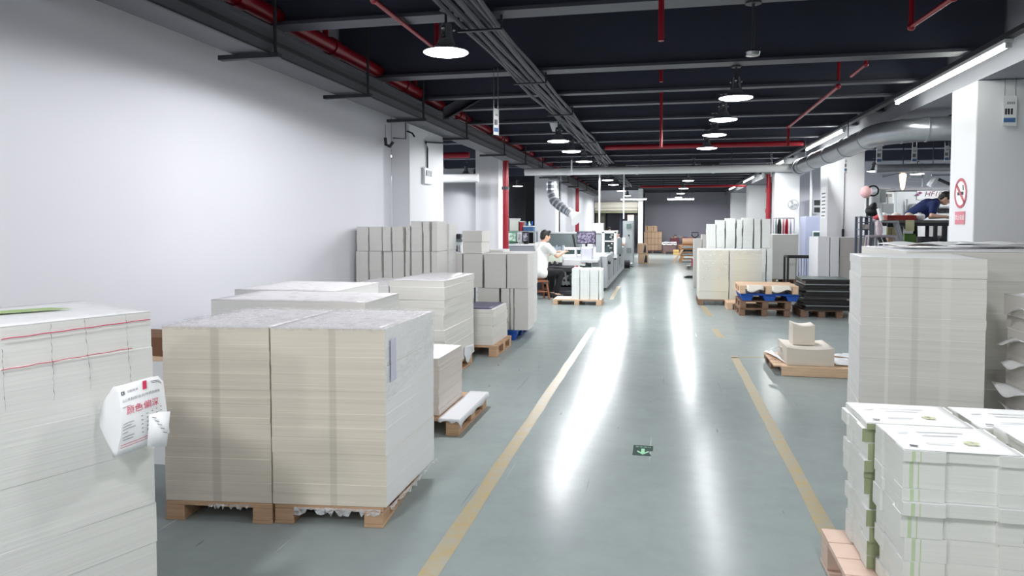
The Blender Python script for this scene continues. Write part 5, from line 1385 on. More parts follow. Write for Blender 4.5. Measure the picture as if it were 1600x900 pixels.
# desk with the two screens behind the worker
DY = 16.6
a = atY(788, 384, DY); b = atY(848, 384, DY); a.x -= .12
dk = thing('work_desk', 'white topped desk with screens behind the seated worker', 'desk', (a.x, DY, 0))
box('top', WHITEM, a.x, DY, a.z, b.x, DY + .7, a.z + .04, dk, .005)
box('drawer_front', GREYM, a.x + .05, DY + .02, a.z - .25, b.x - .05, DY + .05, a.z - .002, dk)
for x in (a.x + .04, b.x - .08):
    for y in (DY + .05, DY + .6): box('leg', GREYM, x, y, .002, x + .04, y + .04, a.z - .001, dk)
dz = a.z + .041
def screen(name, lab_, x0, y0, x1, y1, mat_f, mat_s, Y):
    A = atY(x0, y1, Y); B = atY(x1, y0, Y); t = thing(name, lab_, 'monitor', (A.x, Y, dz))
    box('housing', mat_f, A.x, Y, dz + .05, B.x, Y + .05, B.z, t, .006); box('screen', mat_s, A.x + .025, Y - .006, dz + .075, B.x - .025, Y - .001, B.z - .035, t)
    box('stand', mat_f, (A.x + B.x) / 2 - .05, Y + .05, dz + .001, (A.x + B.x) / 2 + .05, Y + .15, dz + .2, t); box('foot', mat_f, A.x + .05, Y - .02, dz + .001, B.x - .05, Y + .18, dz + .02, t); return t
SG = screen_mat('screen_green', (120, 160, 138), (226, 240, 232), 9., 1.); SD = screen_mat('screen_dark', (44, 40, 62), (190, 190, 206), 14., .8)
screen('monitor', 'monitor with a green bordered picture on the desk behind the worker', 791, 362, 807, 381, simple('frame_green', (96, 142, 116), .5), SG, DY + .1)
screen('monitor', 'small pale monitor between the green and the dark screens', 808, 363, 815.5, 381, LIGHTM, screen_mat('screen_pale', (200, 190, 200), (120, 120, 130), 20., .8), DY + .12)
screen('monitor', 'dark monitor on the desk just left of the worker head', 816, 362, 826, 381, BLACK, SD, DY + .1)
a = atY(786, 370, DY + .2)
la = thing('desk_lamp', 'small white desk lamp at the left end of the screen desk', 'lamp', (a.x, DY + .2, dz))
aa = atY(789.5, 370, DY + .2); dlx = aa.x - .03
MB().lathe([(.05, 0), (.05, .015), (.015, .02), (.012, .14)], (dlx, DY + .3, dz + .001), 14).build('stand', BLACK, la, True); MB().ball((dlx - .02, DY + .28, dz + .18), (.07, .06, .06), 8).build('shade', WHITEM, la, True)
# shelf behind with blue crate and grey box
SY = 20.2
a = atY(795, 361, SY); b = atY(836, 361, SY)
sh = thing('shelf_rack', 'low rack with boxes against the left storeroom, behind the screens', 'rack', (a.x, SY, 0))
box('shelf', GREYM, a.x, SY, a.z - .04, b.x, SY + .5, a.z, sh)
for x in (a.x, b.x - .05):
    for y in (SY, SY + .45): box('post', GREYM, x, y, .002, x + .05, y + .05, a.z - .041, sh)
zS = a.z
def sbox(name, lab_, cat, x0, x1, ytop, mat, par_bits=()):
    A = atY(x0, ytop, SY + .1); B = atY(x1, ytop, SY + .1); t = thing(name, lab_, cat, (A.x, SY + .1, zS))
    box('body', mat, A.x, SY + .1, zS + .002, B.x, SY + .4, A.z, t, .01); box('lid', LIGHTM, A.x - .01, SY + .09, A.z + .001, B.x + .01, SY + .41, A.z + .03, t, .005); return t
sbox('grey_box', 'grey cabinet box on the rack beside the red riser pipe', 'box', 796, 810, 343, simple('box_greige', (196, 198, 190), .5))
sbox('red_can', 'red can on the rack behind the screens', 'can', 812, 816, 347, REDP)
bc = sbox('blue_crate', 'blue crate of odds and ends on the rack, above the worker head', 'crate', 817.5, 833, 354.5, simple('crate_blue', (52, 92, 140), .5))
for k in range(6):
    A = atY(818.5 + 2.4 * k, 354, SY + .2); MB().tube([(A.x, SY + .25, A.z + .03), (A.x + R.uniform(-.05, .05), SY + .25, A.z + R.uniform(.09, .18))], .022, 7).build('content_piece', [CARTON, ALU, BLUE, GREENL, SHEETW, BLUE][k], bc)
# printer in the storeroom opening
a = atY(701, 388, 11.6); b = atY(722, 364, 11.6)
pr_ = thing('printer_machine', 'grey and white machine head showing through the left opening', 'machine', (a.x, 11.6, 0))
box('body', WHITEM, a.x, 11.6, .002, b.x, 12.1, a.z + .18, pr_, .01)
pxbox('cover', GREENGREY, 700, 372.5, 722, 378, 11.55, .5, pr_, .02)
pxbox('control_screen', BLACK, 710, 365.5, 719.5, 372, 11.5, .12, pr_, .01)
for k in range(6): pxbox('inner_part', [DARK, ALU, LIGHTM][k % 3], 702 + 3.2 * k, 381 + (k % 2) * 3, 704.5 + 3.2 * k, 393, 11.57, .03, pr_)
# brown box corner between the two nearest left stacks
cx = atC(243, 540, 4.4)
kb = thing('carton_box', 'brown box seen in the gap between the note stack and the wrapped stack', 'box', (cx.x - .2, cx.y, .0))
zb, zt = atC(243, 556, 4.4).z, atC(243, 527, 4.4).z
box('body', CARTOND, cx.x - .36, cx.y, zb, cx.x + .12, cx.y + .3, zt, kb); box('lid', WOODL, cx.x - .37, cx.y - .01, zb - .03, cx.x + .13, cx.y + .31, zb - .002, kb)
box('white_base', SHEETW, cx.x - .36, cx.y, .002, cx.x + .12, cx.y + .3, zb - .032, kb)

# ------------------------------------------------------------------ far end
FY = 37.6
def carton(lab_, x0, y0, x1, y1, Y, dep, mat=CARTON, mark=False, zb=None, grp='brown cartons at the far end', marks_right=True):
    A = atY(x0, y1, Y); B = atY(x1, y0, Y); z0 = A.z if zb is None else zb
    t = thing('carton_box', lab_, 'box', (A.x, Y, z0), grp)
    box('body', mat, A.x, Y, z0 + .001, B.x, Y + dep, B.z, t, .008)
    box('tape', CARTOND if mat is not CARTOND else CARTON, A.x, Y - .003, (z0 + B.z) / 2 - .02, B.x, Y - .0005, (z0 + B.z) / 2 + .01, t) if not mark else None
    box('flap_seam', CARTOND, A.x, Y + dep / 2 - .01, B.z + .0005, B.x, Y + dep / 2 + .01, B.z + .004, t)
    if mark:
        w = B.x - A.x; MB().extr([(.58 * w, .02), (.9 * w, .02), (.86 * w, .26), (.74 * w, .34)], (A.x, Y - .001, z0 + .02), (1, 0, 0), (0, 0, 1), .003).build('printed_mark', INKK, t)
    return t
A = atY(1006, 397, FY); B = atY(1034, 397, FY)
make_pallet(B.x - A.x + .2, 1.0, 'dark pallet under the brown carton load at the far wall', WOODB, .13, loc=(A.x - .1, FY - .05, 0))
wd = (B.x - A.x) / 5
for k in range(5):
    for j in range(3):
        zz = .135 + .322 * j
        t = thing('carton_box', f'brown carton in the load at the far wall, {["bottom", "middle", "top"][j]} layer, {ordinal(k)} from the left', 'box', (A.x + wd * k, FY, zz), 'brown cartons stacked at the far wall')
        box('body', CARTON, A.x + wd * k + .004, FY, zz + .001, A.x + wd * (k + 1) - .004, FY + .6, zz + .318, t, .008); box('tape', CARTOND, A.x + wd * k + .02, FY - .003, zz + .28, A.x + wd * (k + 1) - .02, FY - .0005, zz + .29, t)
A2 = atY(1008, 353, FY); B2 = atY(1027, 353, FY)
for k in range(2):
    x0 = A2.x + (B2.x - A2.x) / 2 * k; t = thing('carton_box', f'{["left", "right"][k]} of the two cartons on top of the load at the far wall', 'box', (x0, FY, 1.103), 'brown cartons stacked at the far wall')
    box('body', CARTON, x0 + .004, FY + .02, 1.104, x0 + (B2.x - A2.x) / 2 - .004, FY + .6, A2.z, t, .008); box('tape', CARTOND, x0 + .1, FY + .017, 1.15, x0 + .13, FY + .019, A2.z - .02, t)
CY = 27.3
z1 = atY(1003, 396.5, CY).z; 
carton('lower marked carton right of the control cabinet', 997, 396.8, 1013, 411, CY, .45, mark=True, zb=.001)
carton('upper marked carton right of the control cabinet', 996, 380.5, 1011.5, 396.3, CY, .45, mark=True, zb=z1 + .003)
# crate and odds and ends along the far wall
A = atY(1036, 397, 36.5); B = atY(1056, 380, 36.5)
cr = thing('wooden_crate', 'purplish brown crate with a white sheet on top at the far wall', 'crate', (A.x, 36.5, 0))
CRM = simple('crate_brown', (122, 100, 98), .8)
box('body', CRM, A.x, 36.5, .1, B.x, 37.2, B.z, cr, .01); box('runner', WOODB, A.x + .03, 36.5, .002, A.x + .13, 37.2, .098, cr); box('runner', WOODB, B.x - .13, 36.5, .002, B.x - .03, 37.2, .098, cr)
rows = [[Vector((A.x - .06 + (B.x - A.x + .1) * i / 10, 36.44 + .8 * j / 4, B.z + .02 + R.uniform(0, .05) - (.12 if j == 0 else 0))) for i in range(11)] for j in range(5)]
MB().grid(rows).build('white_sheet', SHEETG, cr, True, solid=.002)
A = atY(1046, 379, 38.3); B = atY(1064, 368, 38.3)
bn = thing('scrap_bin', 'red and grey bin of waste board against the far wall', 'bin', (A.x, 38.3, 0))
box('body', CRM, A.x, 38.3, .002, B.x, 39.0, A.z, bn); box('red_panel', simple('bin_red', (122, 62, 74), .6), A.x + .02, 38.28, A.z + .001, A.x + .5, 38.9, A.z + .24, bn)
for k in range(5): box('waste_board', [SHEETW, CARTON, GREYM][k % 3], A.x + .1 + .1 * k, 38.4, A.z + .25 + .01 * k, A.x + .32 + .1 * k, 38.8, A.z + .26 + .07 * (k % 3), bn, rz=.2 * k)
A = atY(1066, 388, 37.3); B = atY(1084, 370, 37.3)
bn = thing('scrap_bin', 'grey waste cart with a red rim behind the pallet heap', 'bin', (A.x, 37.3, 0))
box('body', GREYM, A.x, 37.3, .2, B.x, 38.0, B.z - .15, bn); box('rim', simple('rim_red', (150, 70, 84), .5), A.x - .02, 37.28, B.z - .149, B.x + .02, 38.02, B.z - .05, bn); 
for x in (A.x + .1, B.x - .1): MB().tube([(x - .03, 37.5, .1), (x + .03, 37.5, .1)], .098, 12).build('wheel', BLACK, bn)
box('axle', DARK, A.x + .05, 37.45, .12, B.x - .05, 37.55, .198, bn); box('content_sack', simple('sack_blue_grey', (112, 122, 144), .8), A.x + .1, 37.4, B.z - .048, B.x - .3, 37.9, B.z + .03, bn, .02)
A = atY(1052, 396, 35.5); B = atY(1061, 390, 35.5)
t = thing('carton_box', 'small yellowish carton on the floor beside the crate at the far wall', 'box', (A.x, 35.5, 0)); box('body', simple('carton_yellow', (206, 172, 112), .8), A.x, 35.5, .002, B.x, 35.9, .24, t, .006); box('tape', CARTOND, A.x, 35.496, .12, B.x, 35.4985, .14, t)
# heap of orange brown pallets
ORW = wood('pallet_orange', (196, 150, 104))
A = fl(1062, 410); B = fl(1090, 410)
zz = .001
base = None
for k in range(5):
    L_ = ['lowest', 'second', 'third', 'fourth', 'topmost'][k] + ' orange brown pallet of the heap near the far wall'
    if base is None: base = make_pallet(1.2, .9, L_, ORW, .13, loc=(A.x, A.y, zz))
    else: dup(base, (A.x + R.uniform(-.03, .1), A.y + R.uniform(-.05, .05), zz), R.uniform(-.05, .05), L_)
    zz += .1325
t = thing('rolled_sack', 'brown paper roll lying on the orange brown pallet heap', 'roll', (A.x + .1, A.y + .2, zz))
MB().tube([(A.x + .1, A.y + .35, zz + .14), (A.x + 1.2, A.y + .35, zz + .14)], .135, 16).build('roll', CARTON, t, True)
MB().tube([(A.x + .085, A.y + .35, zz + .14), (A.x + .099, A.y + .35, zz + .14)], .04, 10).build('core', CARTOND, t)
p = fl(1066, 414)
t = thing('leaning_board', 'short board leaning against the orange brown pallet heap', 'board', (p.x, A.y - .2, 0))
MB().extr([(0, 0), (.08, 0), (.42, .5), (.34, .5)], (A.x - .28, A.y - .14, .002), (1, 0, 0), (0, 0, 1), -.05).build('plank', WOODL, t)
# pallet truck handle
p = atY(1086, 366, 24.0)
t = thing('pallet_truck', 'black pallet truck with its handle upright behind the grey stacks', 'pallet truck', (p.x, 24, 0))
MB().tube([(p.x, 24, .2), (p.x, 24.0, p.z - .12)], .025, 8).build('handle_shaft', BLACK, t)
MB().tube([(p.x, 24, p.z - .12), (p.x - .1, 24, p.z - .05), (p.x - .1, 24, p.z + .06), (p.x + .1, 24, p.z + .06), (p.x + .1, 24, p.z - .05), (p.x, 24, p.z - .12)], .02, 8).build('grip', BLACK, t, True)
box('pump_body', REDP, p.x - .1, 23.95, .1, p.x + .1, 24.15, .38, t, .02)
for s in (-.17, .17): box('fork', BLACK, p.x + s - .07, 24.16, .06, p.x + s + .07, 25.2, .1, t, .01)
MB().tube([(p.x - .08, 24.02, .09), (p.x + .08, 24.02, .09)], .088, 12).build('wheel', DARK, t)
# clothes rail behind the square grey stack
Yr = 21.4
a = atY(1209, 341, Yr); b = atY(1241, 341, Yr)
t = thing('clothes_rail', 'thin metal clothes rail against the third right column', 'rail', (a.x, Yr, 0))
MB().tube([(a.x, Yr, a.z), (b.x, Yr, b.z)], .014, 8).build('rail', ALU, t)
for x in (a.x, b.x):
    MB().tube([(x, Yr, .01), (x, Yr, a.z)], .014, 8).build('upright', ALU, t); MB().tube([(x, Yr - .25, .015), (x, Yr + .25, .015)], .014, 8).build('foot', ALU, t)
for k, (x0, x1, mt, lb) in enumerate(((1211, 1214, GREYM, 'grey cloth hanging at the left end of the clothes rail'), (1214.5, 1221, BLACK, 'black garment hanging on the clothes rail'), (1222.5, 1226, simple('cloth_pink', (204, 132, 142), .8), 'pink cloth hanging left of the red one on the rail'), (1226.5, 1232, REDP, 'red garment hanging on the clothes rail'), (1233.5, 1237, simple('cloth_lilac', (196, 190, 204), .8), 'pale lilac garment hanging right of the red one'))):
    A = atY(x0, 368, Yr); B = atY(x1, 342.5, Yr)
    g = thing('garment', lb, 'clothes', (A.x, Yr, A.z)); w = B.x - A.x; n = 9
    rows = [[Vector((A.x + w * (.5 + (i / (n - 1) - .5) * (.55 + .45 * min(1, j / 2))), Yr + .03 * math.sin(i * 2.2 + k) * min(1, j / 3), a.z - .025 - (a.z - .025 - A.z + .35) * j / 9)) for i in range(n)] for j in range(10)]
    MB().grid(rows).build('cloth', mt, g, True, solid=.012); MB().tube([(A.x + w / 2, Yr - .022, a.z - .03), (A.x + w / 2, Yr - .022, a.z + .018)], .006, 6).build('hanger_hook', ALU, g)
# small wall fan bracket on the third column
a = atY(1238, 320, 21.97)
t = thing('wall_fan', 'small pale wall fan on the third right column', 'fan', tuple(a))
MB().tube([(a.x, 21.99, a.z), (a.x, 21.84, a.z)], .05, 12).build('motor', LIGHTM, t, True)
disc_ring(t, 'guard', Vector((a.x, 21.82, a.z)), Vector((1, 0, 0)), .13, .15, GREYM)
for k in range(3):
    th = k * 2 * PI / 3; MB().extr([(.02, -.02), (.12, -.05), (.125, .03), (.02, .02)], (a.x, 21.83, a.z), (math.cos(th), 0, math.sin(th)), (-math.sin(th), 0, math.cos(th)), .004).build('blade', GREYM, t)
# lilac machine cabinet between third and second columns
Yl = 20.5
A = atY(1257, 440, Yl); B = atY(1283, 338, Yl)
t = thing('electrical_cabinet', 'pale lilac blue cabinet with a window left of the second right column', 'cabinet', (A.x, Yl, 0))
box('body', simple('cabinet_lilac', (168, 174, 200), .45), A.x, Yl, .04, B.x + .4, Yl + .8, B.z, t, .01); box('plinth', DARK, A.x + .02, Yl + .02, .002, B.x + .38, Yl + .78, .038, t)
pxbox('window_frame', WHITEM, 1269, 361, 1283, 384, Yl - .03, .02, t); pxbox('window', MATS['machine_window'], 1271, 363, 1283, 370.5, Yl - .045, .012, t); pxbox('meter_panel', GREYM, 1271, 373, 1283, 381.5, Yl - .045, .012, t)
MB().tube([(atY(1270, 340, Yl).x, Yl + .3, B.z), (atY(1270, 340, Yl).x, Yl + .3, 3.3)], .03, 8).build('conduit', LIGHTM, t)
Yw2 = 22.8
for k, (y0, y1) in enumerate(((312.5, 321), (324, 332))):
    A = atY(1272, y1, Yw2); B = atY(1284, y0, Yw2)
    t = thing('wall_screen', ['upper dark panel window behind the second right column', 'lower dark panel window behind the second right column'][k], 'panel', (A.x, Yw2, A.z)); box('frame', LIGHTM, A.x - .03, Yw2, A.z - .03, B.x + .03, 23.39, B.z + .03, t); box('glass', BLACK, A.x, Yw2 - .01, A.z, B.x, Yw2 - .001, B.z, t)
# ------------------------------------------------------------------ workshop seen between the two right columns
PZ0 = .68          # the raised steel floor of the press
t = thing('machine_platform', 'raised steel platform the worker in navy stands on', 'platform', (6, 13.2, 0))
box('deck', DARK, 3.95, 13.22, PZ0 - .06, 9.0, 15.6, PZ0 - .001, t)
for x in (4.0, 6.4, 8.85):
    for y in (13.25, 15.4): box('support', DARK, x, y, .002, x + .1, y + .1, PZ0 - .061, t)
# bench in front
BY = 13.3
def pb(name, mat, x0, y0, x1, y1, Y, dep, par, bevel=.004, zmin=None):
    a = atY(x0, y1, Y); b = atY(x1, y0, Y); return box(name, mat, a.x, Y, a.z if zmin is None else zmin, b.x, Y + dep, b.z, par, bevel)
bx0 = atY(1374, 344, BY).x; bx1 = atY(1500, 344, BY).x; bz = atY(1440, 344, BY).z
t = thing('work_bench', 'dark steel bench in front of the worker in navy', 'bench', (bx0, BY, PZ0))
box('top', simple('bench_top', (92, 92, 92), .5), bx0, BY, bz - .04, bx1, BY + .45, bz, t)
box('under_rail', DARK, bx0 + .04, BY + .02, bz - .1, bx1, BY + .06, bz - .041, t)
for px in (1462.5, 1476, 1409, 1492):
    x = atY(px, 360, BY).x
    for y in (BY + .01, BY + .39): box('leg', DARK, x - .025, y, PZ0 + .001, x + .025, y + .05, bz - .101, t)
# red tray, white bowl and rags on the bench
a = atY(1376, 341, BY); b = atY(1433, 336, BY)
t = thing('red_tray', 'dark red tray lying on the steel bench', 'tray', (a.x, BY + .05, bz)); RT = simple('tray_dark_red', (142, 40, 40), .5)
box('base', RT, a.x + .12, BY + .04, bz + .002, b.x, BY + .3, bz + .02, t); 
for y in (BY + .04, BY + .28): box('rim', RT, a.x + .12, y, bz + .021, b.x, y + .02, bz + .085, t)
for x in (a.x + .12, b.x - .02): box('end_rim', RT, x, BY + .061, bz + .021, x + .02, BY + .279, bz + .085, t)
t = thing('red_rag', 'crumpled pinkish red rag at the left end of the bench', 'rag', (a.x, BY, bz)); m = MB(); m.ball((a.x + .0, BY + .15, bz + .05), (.08, .1, .05), 8); m.ball((a.x - .03, BY + .2, bz + .07), (.06, .06, .05), 8); fuse(m, 'cloth', simple('rag_red', (214, 84, 96), .85), t, .012, 2)
for k, (px, mt, lb, r_) in enumerate(((1381, SHEETW, 'white crumpled paper on the bench behind the red tray', .07), (1400, PINK, 'pale cloth bundle on the bench behind the red tray', .08), (1420, simple('cloth_sand', (214, 200, 186), .9), 'sand coloured rag on the bench behind the red tray', .07))):
    x = atY(px, 336, BY + .37).x; t = thing('rag', lb, 'rag', (x, BY + .37, bz)); m = MB(); m.ball((x, BY + .38, bz + .07), (r_, .055, .068), 8); m.ball((x + .05, BY + .38, bz + .06), (r_ * .7, .05, .056), 8); fuse(m, 'cloth', mt, t, .012, 2)
x = atY(1438, 336, BY + .15).x
t = thing('paper_roll', 'white rounded tub on the bench right of the red tray', 'tub', (x, BY + .15, bz))
MB().lathe([(.06, .002), (.085, .03), (.09, .085), (.06, .11), (.01, .118)], (x, BY + .2, bz), 18).build('tub', WHITEM, t, True); MB().lathe([(.03, .118), (.03, .13)], (x, BY + .2, bz), 10).build('knob', LIGHTM, t)
# the worker
PXW = atY(1433, 340, 14.05).x
BEND = dict(pelvis=(0, 0, .93), chest=(.25, 0, 1.13), neck=(.41, 0, 1.225), head=(.525, 0, 1.275), look=(.75, 0, -.68), crown=(.68, 0, .75), sh_l=(.33, .18, 1.165), sh_r=(.33, -.18, 1.165), el_l=(.34, .24, .95), el_r=(.27, -.25, .96), wr_l=(.52, .12, .945), wr_r=(.52, -.16, .945), hip_l=(-.02, .09, .89), hip_r=(-.02, -.09, .89), kn_l=(-.03, .1, .49), kn_r=(.02, -.1, .49), an_l=(-.08, .1, .09), an_r=(-.02, -.1, .09), toe_l=(.06, .12, .046), toe_r=(.12, -.12, .046))
bz_local = bz - PZ0
person('person in a navy t-shirt bending over the steel bench in the workshop', (PXW - .1, 14.02, PZ0), math.radians(-8), BEND, NAVY, TROUS, BLACK, hand_curl=.9)
# things hung and stood under the bench
a = atY(1415.5, 360, BY); 
t = thing('paper_sheet', 'yellowish paper hanging from the bench front', 'paper', tuple(atY(1415, 362, BY - .02)))
pb('hanging_sheet', simple('yellow_paper', (206, 206, 164), .7), 1414.5, 344, 1429, 361, BY - .02, .004, t); pb('lower_sheet', SHEETW, 1412, 358, 1427, 365, BY - .012, .003, t)
t = thing('green_bin', 'green bin under the bench below the hanging paper', 'bin', (atY(1414, 380, BY + .1).x, BY + .1, PZ0)); pb('body', simple('bin_green', (106, 146, 72), .5), 1413, 366, 1431, 382, BY + .1, .25, t, .01, PZ0 + .3); pb('rim', simple('bin_green_dark', (86, 120, 60), .5), 1412.5, 365.3, 1431.5, 366.2, BY + .09, .27, t)
pb('stand', DARK, 1414, 382, 1430, 395, BY + .12, .2, t, .004, PZ0 + .002)
t = thing('wooden_box', 'reddish brown box low under the bench', 'box', (atY(1420, 395, BY - .4).x, BY - .4, PZ0)); WBX = simple('box_redbrown', (122, 72, 54), .7)
pb('body', WBX, 1424, 382.5, 1449, 400, 12.94, .24, t, .01, .002); pb('lid', simple('box_olive', (96, 92, 62), .7), 1423.5, 381, 1449.5, 382.3, 12.93, .26, t)
t = thing('tool_cabinet', 'dark grey tool cabinet under the right half of the bench', 'cabinet', (atY(1439, 390, BY + .02).x, BY + .1, PZ0)); pb('body', DARK, 1439, 370, 1461, 398, BY + .08, .28, t, .006, PZ0 + .002)
for k in range(3): pb('drawer', simple('drawer_grey', (70, 76, 80), .5), 1440, 371.5 + 7 * k, 1460, 377 + 7 * k, BY + .065, .012, t)
for k in range(5):
    pxx = 1464.5 + 2.6 * k; x = atY(pxx, 380, BY + .2).x
    t = thing('metal_plate', f'upright steel plate leaning under the bench end, {ordinal(k)} from the left', 'plate', (x, BY + .2, PZ0), 'plates under the bench end'); MB().extr([(0, 0), (.018, 0), (.018 - .03, .62 - .05 * (k % 2)), (-.03, .62 - .05 * (k % 2))], (x, BY + .34, PZ0 + .002), (1, 0, 0), (0, 0, 1), .26).build('plate', [GREYM, DARK, LIGHTM][k % 3], t)
for k, (x0, x1) in enumerate(((1446, 1459.5), (1463.5, 1474))):
    t = thing('paper_pile', ['white papers behind the bench, left', 'white papers behind the bench, right'][k], 'paper', (atY(x0, 360, 14.9).x, 14.9, PZ0)); pb('pile', SHEETW, x0, 348, x1, 361, 14.9, .3, t, .004, PZ0 + .002); pb('top_sheet', SHEETC, x0 + .3, 347.4, x1 - .3, 347.9, 14.92, .26, t)
# trestle frames left of the bench
def frame(lab_, pts, Y, r, mt=GREYM):
    t = thing('steel_trestle', lab_, 'trestle', tuple(atY(pts[0][0], pts[0][1], Y)))
    P_ = [atY(x, y, Y) for x, y in pts]; MB().tube(P_, r, 8).build('frame', mt, t, True); MB().tube([p + Vector((0, .16, 0)) for p in P_], r, 8).build('rear_frame', mt, t, True)
    for p in (P_[1], P_[2]): MB().tube([p, p + Vector((0, .16, 0))], r * .8, 6).build('tie_bar', mt, t)
    z = min(p.z for p in P_)
    for i in (0, 3):
        for q in (0, .16): MB().tube([P_[i] + Vector((0, q, 0)), Vector((P_[i].x + (.02 if i else -.02), P_[i].y + q, .002))], r, 8).build('leg', mt, t)
    return t
frame('tall grey bent steel trestle left of the bench', [(1368, 395), (1369, 347), (1402, 347), (1415, 396)], 12.95, .028)
frame('lower grey bent steel trestle in front of the tall one', [(1355, 398), (1358, 369.5), (1400, 369.5), (1411, 398)], 12.62, .026, simple('trestle_lilac', (160, 152, 162), .45))
t = thing('parts_rack', 'dark blue grey parts rack at the left end of the workshop', 'rack', (atY(1345, 390, 12.9).x, 12.95, 0)); RK = simple('rack_blue_grey', (92, 98, 112), .5)
for y in (338.5, 347, 358, 368.5): pb('shelf', RK, 1345.5, y, 1361, y + 1.6, 13.0, .35, t)
for x in (1344, 1359.5):
    A = atY(x, 338, 13.0)
    for q in (0, .3): box('post', RK, A.x, 13.0 + q, .002, A.x + .04, 13.04 + q, A.z, t)
for k in range(4):
    A = atY(1348.5 + 3.4 * k, 358, 13.05); o = thing('plastic_cup', f'small pale pink cup on the parts rack, {ordinal(k)} from the left', 'cup', (A.x, 13.1, A.z), 'cups on the parts rack'); MB().lathe([(.018, .003), (.026, .08), (.022, .08), (.014, .012)], (A.x, 13.12, A.z), 12).build('cup', PINK, o, True)
A = atY(1362, 347, 13.1)
t = thing('tool_sack', 'black sack on the top of the parts rack', 'sack', (A.x, 13.1, atY(1362, 338.5, 13.0).z)); m = MB(); zz = atY(1362, 338.5, 13.0).z; m.ball((A.x + .02, 13.18, zz + .1), (.11, .1, .1), 8); m.ball((A.x + .05, 13.18, zz + .19), (.06, .05, .06), 8); fuse(m, 'sack', BLACK, t, .014, 3)
t = thing('white_tube', 'white cardboard tube leaning on the tall trestle', 'tube', tuple(atY(1377, 344, 12.87))); MB().tube([atY(1378, 345, 12.87), atY(1373, 326, 12.91)], .035, 12).build('tube', SHEETW, t, True); MB().tube([atY(1373.05, 326.2, 12.91), atY(1372.9, 325.5, 12.91)], .022, 10).build('bore', BLACK, t)
t = thing('plastic_bag', 'pale pink plastic bag hanging on the tall trestle', 'bag', tuple(atY(1374, 368, 12.85))); m = MB(); m.ball(atY(1374, 358, 12.82), (.06, .03, .13), 8); m.ball(atY(1372, 350, 12.82), (.045, .035, .07), 8); fuse(m, 'hanging_bag', simple('bag_pinkish', (224, 206, 214), .35), t, .012, 3)
MB().tube([atY(1371, 350, 12.87), atY(1370, 346, 12.9)], .008, 6).build('handle', SHEETW, t)
t = thing('carton_box', 'yellowish printed carton inside the tall trestle', 'box', (atY(1386, 365, 13.0).x, 13.0, 0)); CY_ = simple('carton_ochre', (172, 160, 110), .7)
pb('body', CY_, 1386.5, 355.5, 1399.5, 369, 13.14, .07, t, .004); pb('black_band', BLACK, 1387, 349, 1398, 355.3, 13.145, .06, t); pb('label_strip', GREENGREY, 1391.5, 357, 1394, 368, 13.132, .004, t)
pb('lower_body', simple('carton_peach', (214, 176, 148), .7), 1387, 371, 1399.5, 398, 13.14, .07, t, .004, .002)
t = thing('black_hose', 'black hose hanging in front of the lower trestle', 'hose', tuple(atY(1374, 385, 12.56))); MB().tube([atY(1373, 371, 12.55), atY(1377, 380, 12.53), atY(1374, 390, 12.54), atY(1382, 398, 12.55)], .03, 8).build('hanging_hose', BLACK, t, True); MB().tube([atY(1381, 371, 12.55), atY(1386, 384, 12.53), atY(1384, 399, 12.54)], .03, 8).build('hose_return', BLACK, t, True)
# the white press behind
MY = 16.6
t = thing('die_cutting_press', 'large white press with a lettered front behind the worker in navy', 'machine', (atY(1399, 350, MY).x, MY, 0))
PRW = simple('press_white', (224, 230, 232), .4, var=.02)
pb('main_body', PRW, 1399, 298, 1530, 360, MY, 1.2, t, .02, .6); pb('dark_top', simple('press_top_grey', (150, 152, 158), .5), 1397, 292, 1532, 298, MY - .05, 1.3, t, .01)
pb('base', GREYM, 1399, 361, 1530, 430, MY + .1, 1.0, t, .01, .002)
pb('name_plate', SHEETW, 1432.5, 297.6, 1482, 312, MY - .03, .02, t)
pc = atY(1457, 303.5, MY - .035); Mt = Matrix.Translation(pc) @ Matrix(((1, 0, 0), (0, 0, -1), (0, 1, 0))).to_4x4()
text('lettering', 'HF1060', .155, Matrix.Translation((pc.x, MY - .034, pc.z)) @ Matrix(((1, 0, .0), (0, 0, -1), (0, 1, 0))).to_4x4() @ Matrix.Shear('XY', 4, (.25, 0)) if False else Matrix.Translation((pc.x + .1, MY - .034, pc.z)) @ Matrix(((1, .25, 0), (0, 0, -1), (0, 1, 0))).to_4x4(), INKR if False else simple('letter_red_grey', (112, 56, 78), .6), t)
q = atY(1437.5, 303, MY - .034)
for s in (-1, 1): MB().extr([(0, 0), (.05, .03), (.1, 0), (.05, -.03)], (q.x - .1 + .05 * (s > 0), MY - .033, q.z + .02 * s), (1, 0, 0), (0, 0, 1), .003).build('logo', simple('logo_plum', (126, 70, 110), .5) if 'logo_plum' not in MATS else MATS['logo_plum'], t)
pb('pipe_post', GREYM, 1416.5, 311, 1418.5, 332, MY - .1, .05, t); pb('control_box', GREYM, 1425, 318, 1440, 334, MY - .2, .18, t, .01)
pb('feed_opening', DARK, 1465, 326, 1500, 333, MY - .02, .02, t); pb('feed_bar', ALU, 1460, 322.5, 1500, 325.5, MY - .12, .1, t)
for k in range(3): pb('dial', BLACK, 1467 + 9 * k, 329, 1470 + 9 * k, 332, MY - .05, .03, t, .005)
t = thing('press_delivery', 'white machine with dark windows left of the large press', 'machine', (atY(1361, 350, 15.8).x, 15.8, 0))
pb('body', PRW, 1361, 300, 1397, 330, 15.8, .7, t, .02, .002)
for (x0, y0, x1, y1, mt) in ((1376, 296, 1385, 316, GREENGREY), (1386, 303, 1394, 307.5, GREYM), (1387, 308, 1390, 328, LIGHTM), (1379, 318, 1397, 334, GREYM), (1382, 320, 1386, 331, BLACK), (1391, 319, 1395, 326, DARK), (1373, 294.5, 1392, 297, GREYM)): pb('fitting', mt, x0, y0, x1, y1, 15.72 - .005 * x0 % .05, .07, t, .006)
